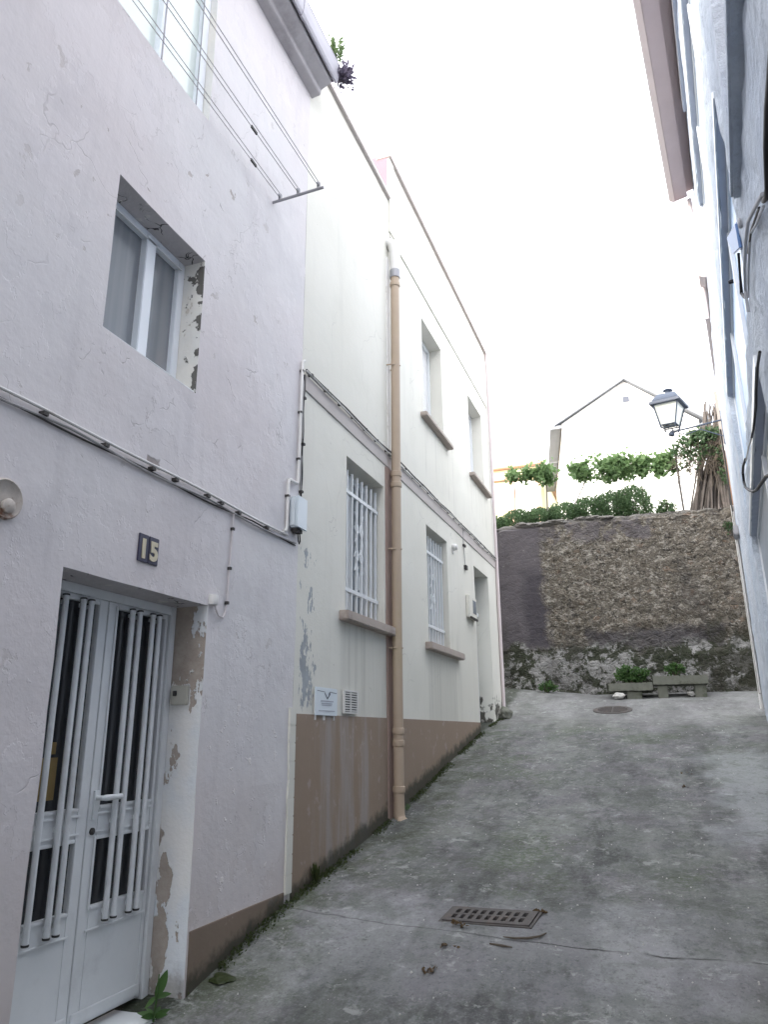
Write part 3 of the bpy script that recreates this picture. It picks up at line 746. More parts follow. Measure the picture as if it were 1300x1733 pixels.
# white conduit and sagging cable along the pink house
wc = thing('wall_cable', 'white conduit with sagging cable clipped along the pink wall above the door', 'cable', L(2, 0, 1.4))
def ripple(s0, s1, z, n, amp, k, sag=0, ph_=0):
    pts = []
    for i in range(k+1):
        t = i/k; s = s0+(s1-s0)*t
        pts.append(L(s, n+noise.noise(Vector((s*2.1+ph_, 1, 0)))*.008, z+noise.noise(Vector((s*1.3+ph_, 0, 5)))*amp-sag*abs(sin(s*2.6+ph_))))
    return pts
MB().tube(ripple(-1.5, 4.66, 1.405, .020, .012, 60), .0085, 8).obj('conduit', M['whitepvc'], wc, smooth=True)
MB().tube(ripple(-1.5, 4.80, 1.378, .016, .012, 60, .02, 3), .0065, 6).obj('cable', M['greycable'], wc, smooth=True)
MB().tube(ripple(-1.5, 4.80, 1.372, .012, .016, 60, .012, 8), .005, 6).obj('cable', M['dark'], wc, smooth=True)
for s in (2.32, 2.72, 3.09, 3.30, 3.62, 3.77, 3.98, 4.35):
    clipblock(L, s, .022, 1.383+noise.noise(Vector((s*1.3, 0, 5)))*.012).obj('clip', M['dark'], wc)
MB().tube([L(3.93,.014,1.375), L(3.93,.012,1.2), L(3.92,.010,1.0), L(3.915,.012,.80), L(3.90,.012,.72), L(3.87,.013,.685), L(3.82,.014,.69), L(3.78,.016,.73), L(3.755,.012,.77)], .006, 8).obj('drop_cable', M['pinkcable'], wc, smooth=True)
for s, z in ((3.93,1.26), (3.92,1.0), (3.91,.78)): clipblock(L, s, .012, z, .012).obj('clip', M['dark'], wc)
MB().lathe(L(3.755, .012, .775), [(.03,-.03),(.035,0),(.028,.03)], 12).obj('plaster_lump', M['whitepvc'], wc, smooth=True)

jb = thing('junction_box', 'pale grey utility box on the seam of the pink and cream walls', 'utility box', L(4.86, 0, 1.45))
body = MB().fbox(L, 4.695, 4.85, .005, .068, 1.475, 1.715).obj('box', M['sign'], jb, .012)
MB().fbox(L, 4.69, 4.856, .068, .082, 1.468, 1.722).obj('lid', M['sign'], jb, .01)
MB().fbox(L, 4.73, 4.82, .015, .06, 1.445, 1.474).obj('gland', M['dark'], jb)
MB().tube([L(4.79,.035,1.45), L(4.795,.04,1.39), L(4.815,.04,1.37), L(4.83,.038,1.39), L(4.825,.035,1.45)], .005, 6).obj('wire_loop', M['dark'], jb, smooth=True)

vc = thing('riser_cable', 'white conduit and black wires climbing the seam above the utility box', 'cable', L(4.83, 0, 1.8))
MB().tube([L(4.60,.018,1.42), L(4.635,.02,1.43), L(4.645,.02,1.47), L(4.648,.02,1.80), L(4.66,.02,1.835), L(4.79,.02,1.845), L(4.805,.02,1.87), L(4.815,.02,2.40), L(4.825,.02,2.90), L(4.86,.022,2.93)], .0125, 8).obj('conduit', M['whitepvc'], vc, smooth=True)
MB().tube([L(4.875+.006*sin(z*17),.014,z) for z in [1.71+i*.05 for i in range(23)]], .007, 6).obj('wire', M['black'], vc, smooth=True)
MB().tube([L(4.868+.008*sin(z*11+2),.012,z) for z in [1.71+i*.05 for i in range(23)]], .006, 6).obj('wire', M['greycable'], vc, smooth=True)
for s, z in ((4.81,2.05), (4.82,2.45), (4.83,2.82), (4.65,1.70), (4.87,1.80), (4.88,2.2), (4.88,2.6)): clipblock(L, s, .02, z, .016).obj('clip', M['dark'], vc)

bc = thing('facade_cable', 'bundle of grey cables clipped along the string course of the cream house', 'cable', L(8.5, 0, 2.84))
for k, (z, r, m, ph_) in enumerate(((2.856, .010, 'greycable', 1), (2.875, .008, 'dark', 4), (2.845, .007, 'whitepvc', 7))):
    MB().tube(ripple(4.88, 12.25, z, .022+.006*k, .022, 80, .012, ph_), r, 6).obj('cable', M[m], bc, smooth=True)
for i in range(24):
    s = 4.98+i*.305
    if abs(s-7.0) < .12: continue
    clipblock(L, s, .03, 2.853, .014).obj('clip', M['dark'], bc)
MB().tube([L(10.02,.014,2.84), L(10.04,.012,2.62), L(10.08,.012,2.35), L(10.09,.014,2.25)], .006, 6).obj('drop_cable', M['greycable'], bc, smooth=True)
MB().fbox(L, 10.02, 10.12, 0, .03, 2.57, 2.60).fbox(L, 10.06, 10.15, 0, .035, 2.24, 2.30).obj('clip', M['dark'], bc)
MB().tube([L(12.15,.02,2.87), L(12.16,.02,4.5), L(12.17,.02,6.6)], .008, 6).obj('cable', M['whitepvc'], bc, smooth=True)

wl = thing('bell', 'small round white bell by the second barred window', 'bell', L(9.45, 0, 2.42))
MB().lathe(L(9.45, 0, 2.42), [(.045,0),(.05,.02),(.045,.05),(.03,.07)], 14, (1,0,0)).obj('bell_cover', M['whitepvc'], wl, smooth=True)
MB().fbox(L, 9.42, 9.48, 0, .012, 2.33, 2.39).obj('bell_plate', M['whitepvc'], wl, .003)
mbx = thing('mailbox', 'cream wall mailbox with a dark slot beside the far door', 'mailbox', L(10.3, 0, 1.55))
MB().fbox(L, 10.09, 10.54, .002, .05, 1.56, 1.88).obj('box', M['cream'], mbx, .008)
MB().fbox(L, 10.30, 10.50, .05, .053, 1.64, 1.83).obj('window', M['greyglass'], mbx)
MB().fbox(L, 10.12, 10.52, .05, .066, 1.545, 1.575).obj('flap', M['dark'], mbx)

pq = thing('plaque', 'small white sign with a thin V emblem and dot on the cream wall', 'sign', L(5.39, 0, .11))
MB().fbox(L, 5.19, 5.60, .012, .020, .135, .345).obj('panel', M['sign'], pq, .003)
def pline(mb, s0, z0, s1, z1, w):
    a = L(s0,.0205,z0); b = L(s1,.0205,z1); t = (b-a).normalized(); u = Vector((1,0,0)).cross(t)*w/2; e = Vector((.0012,0,0))
    mb.hexa([a-u, b-u, b+u, a+u, a-u+e, b-u+e, b+u+e, a+u+e])
q = MB(); pline(q, 5.355, .305, 5.405, .262, .010); pline(q, 5.405, .262, 5.445, .292, .010)
q.lathe(L(5.445, .0205, .300), [(.013,0),(.013,.0014),(.011,.0015)], 12, (1,0,0))
for a, b, z in ((5.22, 5.36, .318), (5.45, 5.58, .315)): pline(q, a, z, b, z-.006, .004)
q.obj('emblem', M['ink'], pq)
q = MB()
for a, b, z, w_ in ((5.29, 5.52, .243, .010), (5.30, 5.50, .225, .007), (5.31, 5.49, .212, .006), (5.25, 5.55, .170, .007)): pline(q, a, z, b, z, w_)
q.obj('print', M['inkpale'], pq)
q = MB()
for s in (5.215, 5.36, 5.56): q.fbox(L, s-.012, s+.028 if s == 5.36 else s+.012, 0, .012, .10, .30)
q.obj('bracket', M['whitepvc'], pq, .002)

dc = thing('vent_cap', 'round rusty white vent cap at the left edge of the pink wall', 'vent cap', L(2.2, 0, .94))
MB().lathe(L(2.185, 0, .945), [(.088,0),(.088,.016),(.081,.022),(.072,.014),(.02,.010)], 24, (1,0,0)).obj('cap', M['rust'], dc, smooth=True)
MB().lathe(L(2.195, .012, .915), [(.03,0),(.032,.018),(.022,.026)], 16, (1,0,0)).obj('knob', M['rust'], dc, smooth=True)

ic = thing('intercom', 'small beige doorbell on the peeling right door jamb', 'doorbell', (-2.64, 3.72, .17))
MB().box(-2.70, -2.585, 3.695, 3.722, .165, .275).obj('case', M['intercom'], ic, .006)
MB().box(-2.68, -2.655, 3.688, 3.695, .215, .245).obj('button', M['dark'], ic, .002)

# clothes line
cl = thing('clothes_line', 'wall mounted clothes line with steel bar, pulleys and doubled white lines', 'clothes line', L(4.275, 0, 4.04))
MB().tube([L(4.275, -.02, 4.035), L(4.275, .44, 4.048)], .011, 8).obj('bar', M['steel'], cl, smooth=True)
MB().tube([L(-.6, -.02, 4.035), L(-.6, .44, 4.048)], .011, 8).obj('bar', M['steel'], cl, smooth=True)
for n in (.065, .225, .40):
    z = 4.04+n*.03
    MB().lathe(L(4.265, n, z+.030), [(.012,-.007),(.022,-.006),(.014,0),(.022,.006),(.012,.007)], 14, (1,0,0)).fbox(L, 4.262, 4.28, n-.012, n-.009, z, z+.045).fbox(L, 4.262, 4.28, n+.009, n+.012, z, z+.045).obj('pulley', M['steel'], cl)
    for dz in (.010, .052):
        pts = [L(-.6+4.86*t, n, z+dz-.03*sin(pi*t)*(.6 if dz > .03 else 1)) for t in [i/24 for i in range(25)]]
        MB().tube(pts, .0028, 5).obj('line', M['greycable'], cl)
for s, n in ((3.82, .065), (3.55, .225)):
    MB().fbox(L, s, s+.075, n-.006, n+.006, 4.035, 4.055).obj('line_joiner', M['dark'], cl)

# weeds in the gutter
def tuft(mb, base, k, h, spread, size, mi=0, asp=.3, lean=Vector((0,0,0))):
    base = Vector(base)
    for i in range(k):
        a = random.uniform(0, 2*pi); r = random.uniform(0, spread)
        tip = base+Vector((cos(a)*r, sin(a)*r, h*random.uniform(.45, 1)*(1-.4*r/max(spread, 1e-3))))+lean*random.uniform(.5, 1)
        for j in range(3):
            p = base.lerp(tip, random.uniform(.25, 1)); d = (tip-base).normalized()+Vector((random.gauss(0,.5), random.gauss(0,.5), random.gauss(0,.35)))
            mb.leaf(p, size*random.uniform(.6, 1.2), d.normalized(), mi=mi, aspect=asp)
gp = thing('gutter_plant', 'tuft of green and purple weeds growing from the gutter end', 'plant', L(4.86, .3, 5.95))
q = MB(); tuft(q, L(4.85,.24,5.97), 60, .30, .12, .075, asp=.3); q.obj('foliage', M['sprig'], gp)
q = MB(); tuft(q, L(4.97,.25,5.86), 170, .24, .12, .06, asp=.45, lean=Vector((.05,.06,-.05))); lab(q.obj('foliage', M['purple'], gp), 'purple drooping foliage')

# ------------------------------------------------------------------ right-hand houses
rh = thing('white_house', 'tall white rough-rendered house with shaded windows and a red-brown eave at the right edge', 'house', RF(3, 0, -1.5))
JA = (1.0, 3.2, 2.45, 6.2, .105)
B1 = (3.72, 7.85, 4.15, 5.75, .07); B2 = (3.72, 7.9, 2.15, 3.39, .07); B3 = (3.9, 7.6, -1.6, 1.79, .07)
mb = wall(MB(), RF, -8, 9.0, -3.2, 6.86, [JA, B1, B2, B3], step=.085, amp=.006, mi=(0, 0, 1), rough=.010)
quad(mb, RF(9,0,-3.2), RF(9,0,6.86), RF(9,-6,6.86), RF(9,-6,-3.2))
quad(mb, RF(-8,0,-3.2), RF(-8,0,6.86), RF(-8,-6,6.86), RF(-8,-6,-3.2))
quad(mb, RF(-8,-6,-3.2), RF(-8,-6,6.86), RF(9,-6,6.86), RF(9,-6,-3.2))
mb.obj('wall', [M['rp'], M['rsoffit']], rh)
# projecting lintel band high on the wall
mb = MB(); mb.fbox(RF, 2.2, 7.3, -.01, .036, 6.6, 6.84); mb.obj('lintel_band', M['alu'], rh, .004)
MB().fbox(RF, 2.2, 7.3, -.005, .034, 6.582, 6.599).obj('lintel_soffit', M['rsoffit'], rh)  # dark strip painted in for the shade under the band
w = casement(RF, 3.72, 7.85, 4.15, 5.75, -.045, rh, [(5.2, .06), (6.6, .06)], 'greypane', .06, d=.03)
MB().fbox(RF, 3.72, 7.85, .001, .012, 5.75, 5.80).obj('trim', M['alu'], w, .003)
w = casement(RF, 3.72, 7.9, 2.15, 3.39, -.045, rh, [(5.0, .05), (6.5, .05)], 'bluepane', .04, d=.03)
MB().fbox(RF, 3.72, 7.9, .001, .012, 3.39, 3.44).obj('trim', M['alu'], w, .003)
w = casement(RF, 3.9, 7.6, -1.6, 1.79, -.045, rh, [(5.2, .05)], 'greypane', .05, d=.03)
MB().fbox(RF, 3.86, 7.64, .001, .016, 1.79, 1.86).obj('trim', M['alu'], w, .003)
w = MB().fbox(RF, 1.0, 3.2, -.105, -.085, 2.40, 6.2).obj('shutter', M['lilac'], rh)
MB().fbox(RF, .9, 3.26, -.07, .045, 2.37, 2.445).obj('sill', M['rp'], w, .012)
# eave: fascia and red-brown boards, its own direction
EF = frame((-.209, 0, 0), (.107, 1, 0))
def ef(s, n, z): return EF(s*1.0057, -n, z)
mb = MB().prism([(-.07, 6.70), (-.225, 6.72), (-.225, 6.80), (-.07, 6.80)], ef, -6, 8.98)
mb.obj('eave_board', M['eave'], rh, .004)
MB().prism([(.0, 6.74), (-.069, 6.70), (-.069, 6.83), (.0, 6.85)], ef, -6, 9.0).obj('fascia', M['fascia'], rh, .004)
MB().prism([(.0, 6.86), (-.6, 7.2), (-3, 8.2), (-3, 8.1), (-.6, 6.9), (-.23, 6.83)], ef, -6, 9.02).obj('roof', M['eave'], rh)
MB().tube([RF(8.97, .062, 4.9), RF(8.97, .062, 6.69)], .030, 10).obj('downpipe', M['fascia'], rh, smooth=True)

ax = thing('annex_house', 'lower rough-rendered house behind the tall white one, carrying the lantern', 'house', RF(10.5, 0, 0))
mb = wall(MB(), RF, 9.0, 12.0, -2, 5.36, [], step=.12, amp=.008, mi=(0,0,0), rough=.008)
quad(mb, RF(12,0,-2), RF(12,0,5.36), RF(12,-6,5.36), RF(12,-6,-2)); quad(mb, RF(9,-6,-2), RF(9,-6,5.36), RF(12,-6,5.36), RF(12,-6,-2))
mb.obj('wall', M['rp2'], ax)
GF = frame((0, 0, 0), (.1083, 1, 0))
def gf(s, n, z): return GF(s*1.00585, -n, z)
MB().prism([(.0, 5.36), (-.06, 5.33), (-.20, 5.37), (-.20, 5.46), (0, 5.46)], gf, 8.7, 12.06).obj('gutter', M['fascia'], ax, .004)
MB().prism([(-.05, 5.47), (-4, 6.6), (-4, 6.5), (-.2, 5.465)], gf, 9.03, 12.04).obj('roof', M['tile'], ax)
MB().tube([RF(11.95, .03, .3), RF(11.95, .03, 2.9), RF(11.9, .03, 3.3)], .022, 8).obj('pipe', M['whitepvc'], ax, smooth=True)

# cables on the right
rc = thing('black_cable', 'thick black cable bundle entering at the right edge under the lilac window', 'cable', RF(2.0, .05, 1.7))
MB().tube([RF(1.3,.016,1.60), RF(1.686,.014,1.67), RF(1.80,.013,1.69), RF(1.968,.013,1.715), RF(2.139,.012,1.72), RF(2.281,.012,1.676), RF(2.36,.012,1.70), RF(2.44,.012,1.745)], [.014,.014,.014,.014,.013,.012,.011,.009], 10).obj('bundle', M['black'], rc, smooth=True)
MB().tube([RF(1.3,.018,1.63), RF(1.69,.016,1.70), RF(1.97,.015,1.74), RF(2.14,.014,1.745)], .005, 6).obj('wire', M['greycable'], rc, smooth=True)
gc = thing('grey_cable', 'grey painted cables bent along the rough pier beneath the lilac window', 'cable', RF(3.0, .02, 2.0))
MB().tube([RF(2.38,.02,1.73), RF(2.66,.02,1.879), RF(2.952,.02,2.03), RF(3.179,.02,2.09), RF(3.451,.02,2.12), RF(3.62,.02,2.10), RF(3.66,.02,2.0)], .0075, 8).obj('wire', M['paintcable'], gc, smooth=True)
MB().tube([RF(2.42,.018,1.71), RF(2.70,.018,1.84), RF(2.98,.018,1.985), RF(3.3,.018,2.02), RF(3.55,.018,2.02)], .005, 8).obj('wire', M['paintcable'], gc, smooth=True)
MB().tube([RF(2.55,.018,1.80), RF(2.9,.02,1.95), RF(3.2,.018,2.04)], .005, 6).obj('wire', M['dark'], gc, smooth=True)
MB().lathe(RF(3.36, .005, 2.31), [(.022,0),(.026,.012),(.02,.02)], 12, _rn.N*-1).obj('wall_plug', M['paintcable'], gc, smooth=True)
lc = thing('looped_cable', 'thin black cable with a hanging loop beside the blue pane', 'cable', RF(5, .03, 1.8))
MB().tube([RF(3.3,.03,1.60), RF(3.532,.03,1.639), RF(3.75,.035,1.62), RF(4.012,.03,1.638), RF(4.4,.035,1.66), RF(4.769,.03,1.744)], .007, 6).obj('cable', M['black'], lc, smooth=True)
MB().tube([RF(4.769,.03,1.744), RF(5.3,.03,1.86), RF(5.893,.03,1.971)], .005, 6).obj('pale_wire', M['whitepvc'], lc, smooth=True)
MB().tube([RF(5.893,.03,1.985), RF(6.4,.03,2.10), RF(6.673,.03,2.128), RF(6.72,.03,2.06), RF(6.613,.03,1.98), RF(6.1,.03,1.80), RF(5.559,.03,1.625), RF(5.1,.03,1.50), RF(4.679,.03,1.405), RF(4.101,.03,1.275), RF(3.5,.03,1.10)], .010, 8).obj('cable', M['black'], lc, smooth=True)
bb = thing('blue_box', 'blue plastic box with black fittings at the near end of the blue pane', 'box', RF(3.9, .02, 2.5))
MB().hexa([RF(3.62,.0,2.34),RF(3.62,.016,2.34),RF(4.10,.014,2.62),RF(4.10,.0,2.62),RF(3.62,.0,2.50),RF(3.62,.016,2.50),RF(4.40,.014,2.94),RF(4.40,.0,2.94)]).obj('casing', M['bluebox'], bb, .008)
MB().tube([RF(3.75,.012,2.40), RF(3.85,.014,2.33), RF(3.92,.016,2.26), RF(3.80,.015,2.17), RF(3.70,.015,2.10)], [.007,.006,.009,.010,.006], 8).obj('fitting', M['black'], bb, smooth=True)
MB().lathe(RF(4.45,.01,2.66), [(.012,0),(.014,.02),(.008,.028)], 10, _rn.N*-1).obj('knob', M['black'], bb, smooth=True)
cc = thing('corner_cable', 'dark and white cables running down the far corner of the annex', 'cable', RF(11.9, .03, 1))
MB().tube([RF(11.5,.04,4.4), RF(11.75,.03,4.0), RF(11.8,.035,3.4), RF(11.82,.03,2.6), RF(11.8,.035,1.6), RF(11.85,.03,.5)], .013, 6).obj('cable', M['dark'], cc, smooth=True)
MB().tube([RF(11.55,.03,3.1), RF(11.7,.03,2.9), RF(11.72,.035,1.6), RF(11.7,.03,.5)], .010, 6).obj('cable', M['whitepvc'], cc, smooth=True)
MB().fbox(RF, 11.4, 11.75, 0, .07, 2.72, 2.86).obj('clip', M['steel'], cc, .01)

# ------------------------------------------------------------------ street lantern
LY = 11.5
sl = thing('street_lantern', 'black four-sided street lantern on an iron bracket from the right house', 'street lamp', (.52, LY, 4.45))
def lantern():
    T = Matrix.Translation((.525, LY, 4.56)) @ Matrix.Rotation(R(-18), 4, 'Z') @ Matrix.Rotation(R(3), 4, 'Y')
    def P(x, y, z): return T @ Vector((x, y, z))
    hb, ht, H = .115, .19, .36
    f = MB()
    def bar(a, b, r): f.tube([P(*a), P(*b)], r, 6)
    for sx, sy in ((-1,-1),(1,-1),(1,1),(-1,1)):
        bar((sx*hb*.92, sy*hb*.92, -.045), (sx*ht, sy*ht, H), .012)
    for (ax_, ay), (bx, by) in (((-1,-1),(1,-1)),((1,-1),(1,1)),((1,1),(-1,1)),((-1,1),(-1,-1))):
        bar((ax_*hb, ay*hb, 0), (bx*hb, by*hb, 0), .010)
        bar((ax_*hb*.93, ay*hb*.93, -.04), (bx*hb*.93, by*hb*.93, -.04), .005)
    f.obj('frame', M['lampiron'], sl)
    def ring(h, z): return [P(-h,-h,z), P(h,-h,z), P(h,h,z), P(-h,h,z)]
    def loft(rs, name, m, bev=0):
        q = MB(); vs = [v for h, z in rs for v in ring(h, z)]; fs = []
        for i in range(len(rs)-1):
            for k in range(4): fs.append((i*4+k, i*4+(k+1) % 4, (i+1)*4+(k+1) % 4, (i+1)*4+k))
        fs += [(3,2,1,0), tuple(range((len(rs)-1)*4, len(rs)*4))]
        return q.add(vs, fs).obj(name, m, sl, bev)
    g_ = MB()
    for k in range(4):
        a = ring(hb-.006, .012); b = ring(ht-.008, H-.01); k2 = (k+1) % 4
        c = Vector(P(0,0,.2)); e = lambda v: v+(c-v).normalized()*.006
        p = [a[k], a[k2], b[k2], b[k]]
        MB().hexa(p+[e(v) for v in p]).obj('pane', M['opal'], sl)
    loft([(ht+.035, H-.035), (ht+.045, H-.03), (ht+.045, H+.012), (ht+.015, H+.03)], 'rim', M['lampiron'], .004)
    loft([(ht+.014, H+.03), (ht-.01, H+.085), (ht-.05, H+.145), (ht-.105, H+.165), (.045, H+.17)], 'roof', M['lampiron'], .006)
    q = MB().lathe(P(0,0,H+.165), [(.045,0),(.04,.04),(.05,.055),(.075,.068),(.07,.082),(.035,.09),(.03,.10),(.012,.112)], 14, (T.to_3x3() @ Vector((0,0,1))))
    q.obj('finial', M['lampiron'], sl, smooth=True)
    q = MB().lathe(P(0,0,.03), [(.03,0),(.05,.05),(.055,.14),(.03,.19)], 12, (T.to_3x3() @ Vector((0,0,1)))); q.obj('bulb', M['opal'], sl, smooth=True)
lantern()
q = MB(); q.tube([(.535, LY, 4.455), (.60, LY, 4.462), (.9, LY, 4.50), (1.27, LY, 4.55)], .014, 8)
q.tube([(.56, LY, 4.47), (.54, LY, 4.52)], .010, 6).tube([(.50, LY-.02, 4.46), (.50, LY-.02, 4.54)], .006, 6)
q.tube([(.62, LY, 4.46), (.66, LY, 4.41), (.74, LY, 4.39), (.95, LY, 4.44), (1.26, LY, 4.28)], .008, 6)
q.tube([(1.262, LY, 4.15), (1.262, LY, 4.7)], .015, 6)
q.obj('bracket', M['lampiron'], sl, smooth=True)
MB().lathe((.53, LY, 4.42), [(.015,-.035),(.045,-.02),(.05,.01),(.03,.035),(.012,.05)], 12, (.2,0,1)).obj('scroll', M['lampiron'], sl, smooth=True)

def rock_mesh(name, c, s, m, seed=0):
    bm = bmesh.new(); bmesh.ops.create_icosphere(bm, subdivisions=3, radius=1)
    for v in bm.verts:
        q = v.co+Vector((seed*3.1, seed, 0)); k = 1+noise.noise(q*1.3)*.5+noise.noise(q*4)*.12
        v.co = Vector((v.co.x*s[0]*k, v.co.y*s[1]*k, v.co.z*s[2]*k))
    me = bpy.data.meshes.new(name); bm.to_mesh(me); bm.free(); me.materials.append(m)
    o = bpy.data.objects.new(name, me); COL.objects.link(o); o.location = c
    return o
def rock(name, label, cat, c, s, m, group=None, seed=0):
    return tag(rock_mesh(name, c, s, m, seed), label, cat, group)
# ------------------------------------------------------------------ rubble wall at the end
def rubble():
    root = thing('stone_wall', 'tall mossy rubble stone wall closing the end of the lane', 'wall', (-.5, 14.3, .6))
    mb = MB(); xs = [-7+i*.045 for i in range(256)]; zs = [i/92 for i in range(93)]
    vs = []
    def top(x): return 3.965-.018*(x+.5)-.05*max(0, -1.6-x)+noise.noise(Vector((x*1.4, 3, 1)))*.05+noise.noise(Vector((x*5, 7, 1)))*.03
    for t in zs:
        for x in xs:
            z = .2+(top(x)-.2)*t
            p = Vector((x, 0, z))
            rough = .35 if (x < -1.93 and z > 1.5) else 1
            d = (noise.noise(p*2.1)*.035+noise.noise(p*6.5)*.028+noise.noise(p*15)*.014)*rough
            if rough == 1: d -= .02
            if z < 1.5: d += .10*(1.5-z)/1.3
            if t > .985: d -= .05
            vs.append((x, 14.30-d, z))
    w = len(xs)
    for x in xs: vs.append((x, 14.36, top(x)+.03+noise.noise(Vector((x*4, 1, 1)))*.02))
    for x in xs: vs.append((x, 14.60, top(x)+.02))
    for x in xs: vs.append((x, 14.61, .2))
    h = len(zs)+3
    mb.add(vs, [(j*w+i, j*w+i+1, (j+1)*w+i+1, (j+1)*w+i) for j in range(h-1) for i in range(w-1)])
    mb.obj('masonry', M['rubble'], root, smooth=False)
    for i_ in range(15):
        x = -3.3+i_*.19+random.uniform(-.05, .05); r_ = random.uniform(.06, .12)
        rk = rock_mesh('cap_stone', (x, 14.40+random.uniform(-.04, .04), top(x)+.015), (r_*1.5, r_, r_*.42), M['rubble'], i_)
        rk.parent = root; rk.matrix_parent_inverse = root.matrix_world.inverted()
rubble()

# stone benches against the wall
def bench(name, label, x0, x1, ztop, th, legs, zb):
    b = thing(name, label, 'bench', ((x0+x1)/2, 13.72, zb), 'stone benches against the end wall')
    q = MB(); n = 8
    for i in range(n):
        a = x0+(x1-x0)*i/n; c = x0+(x1-x0)*(i+1)/n
        j0 = noise.noise(Vector((a*5, 1, ztop)))*.012; j1 = noise.noise(Vector((c*5, 1, ztop)))*.012
        q.hexa([(a,13.5+j0,ztop-th+j0),(c,13.5+j1,ztop-th+j1),(c,14.0,ztop-th),(a,14.0,ztop-th),(a,13.5+j0,ztop+j0),(c,13.5+j1,ztop+j1),(c,14.0,ztop),(a,14.0,ztop)])
    q.obj('seat', M['stone'], b, .008)
    for a, c in legs: MB().box(a, c, 13.56, 13.95, zb-.1, ztop-th-.004).obj('leg', M['stone'], b, .012)
bench('stone_bench', 'lower mossy stone bench left of the taller one', -.89, -.175, .80, .135, [(-.60, -.36)], .52)
bench('stone_bench', 'taller mossy stone bench with two block legs on the right', -.16, .70, .895, .145, [(-.10, .06), (.48, .66)], .53)
rock('loose_stone', 'pale loose stone in front of the lower stone bench', 'stone', (-.73, 13.50, .585), (.10, .07, .05), M['grit'], seed=1)
rock('loose_stone', 'small pale stone under the right end of the taller bench', 'stone', (.42, 13.62, .60), (.06, .05, .045), M['grit'], seed=2)
rock('loose_stone', 'flat dark moss clod at the foot of the pink wall', 'stone', (-2.41, 3.95, -1.265), (.085, .08, .022), M['moss'], seed=3)
rock('loose_stone', 'dark mossy lump at the far corner of the cream house', 'stone', (-2.40, 12.05, .28), (.10, .14, .10), M['stone'], seed=4)

# ------------------------------------------------------------------ drain, manhole, litter
def on_road(x, y): return gz(x, y)+noise.noise(Vector((x, y, 0))*1.1)*.012
def grate():
    ex = Vector((.60, .02, 0)); root = thing('drain_grate', 'rusty cast iron drain grate set in the concrete lane', 'drain grate', (-1.12, 4.84, on_road(-1.12, 4.84)))
    Y0, Y1, x0, x1 = 4.755, 4.945, -1.385, -.865
    zc = on_road(-1.12, 4.85)+.012
    def P(u, v, dz):
        x = x0+(x1-x0)*u+.03*(v-.5); y = Y0+(Y1-Y0)*v+.012*(u-.5)
        return Vector((x, y, zc+(y-4.85)*.195+dz))
    us = [0, .055]; 
    for i in range(9): a = .075+i*.0975; us += [a, a+.052]
    us += [.945, 1]
    us = sorted(us); vsn = [0, .10, .17, .45, .55, .83, .90, 1]
    q = MB()
    for i in range(len(us)-1):
        for j in range(len(vsn)-1):
            cu = (us[i]+us[i+1])/2; cv = (vsn[j]+vsn[j+1])/2
            hole = any(.075+k*.0975 < cu < .075+k*.0975+.052 for k in range(9)) and (.17 < cv < .45 or .55 < cv < .83)
            if hole: continue
            a, b, c, d_ = us[i], us[i+1], vsn[j], vsn[j+1]
            q.hexa([P(a,c,-.03),P(b,c,-.03),P(b,d_,-.03),P(a,d_,-.03),P(a,c,0),P(b,c,0),P(b,d_,0),P(a,d_,0)])
    bm_o = q.obj('grid', M['iron'], root)
    bm = bmesh.new(); bm.from_mesh(bm_o.data); bmesh.ops.remove_doubles(bm, verts=bm.verts, dist=.0005)
    seen = {}
    for f in bm.faces: seen.setdefault(tuple(sorted(v.index for v in f.verts)), []).append(f)
    bmesh.ops.delete(bm, geom=[f for l in seen.values() if len(l) > 1 for f in l], context='FACES')
    bmesh.ops.recalc_face_normals(bm, faces=bm.faces); bm.to_mesh(bm_o.data); bm.free()
    MB().hexa([P(-.02,-.04,-.30),P(1.02,-.04,-.30),P(1.02,1.04,-.30),P(-.02,1.04,-.30),P(-.02,-.04,-.20),P(1.02,-.04,-.20),P(1.02,1.04,-.20),P(-.02,1.04,-.20)]).obj('pit', M['void'], root)  # black slab painted in for the shade down the drain
    q = MB()
    for a, b, c, d_ in ((-.04,-.004,-.08,1.08),(1.004,1.04,-.08,1.08),(-.004,1.004,-.08,-.01),(-.004,1.004,1.01,1.08)):
        q.hexa([P(a,c,-.05),P(b,c,-.05),P(b,d_,-.05),P(a,d_,-.05),P(a,c,-.006),P(b,c,-.006),P(b,d_,-.006),P(a,d_,-.006)])
    q.obj('rim', M['iron'], root, .002)
grate()
mh = thing('manhole_cover', 'round dark manhole cover in the lane before the stone benches', 'manhole cover', (-.80, 12.58, gz(-.8, 12.58)))
c = Vector((-.80, 12.58, on_road(-.8, 12.58)+.004)); nrm = Vector((0, -.22, 1)).normalized()
MB().lathe(c, [(.30,-.02),(.30,.006),(.288,.008),(.28,.004)], 36, nrm).obj('rim', M['iron'], mh)
q = MB().lathe(c, [(.274,-.02),(.274,.004),(.27,.006)], 36, nrm)
for i in range(-3, 4): 
    hw = math.sqrt(max(.0, .24**2-(i*.065)**2))
    for s in (-1, 1): q.box(c.x+min(0, s*hw)+.01, c.x+max(0, s*hw)-.01, c.y+i*.065-.012, c.y+i*.065+.012, c.z+i*.065*.22-.004, c.z+i*.065*.22+.010)
q.obj('cover', M['iron'], mh)

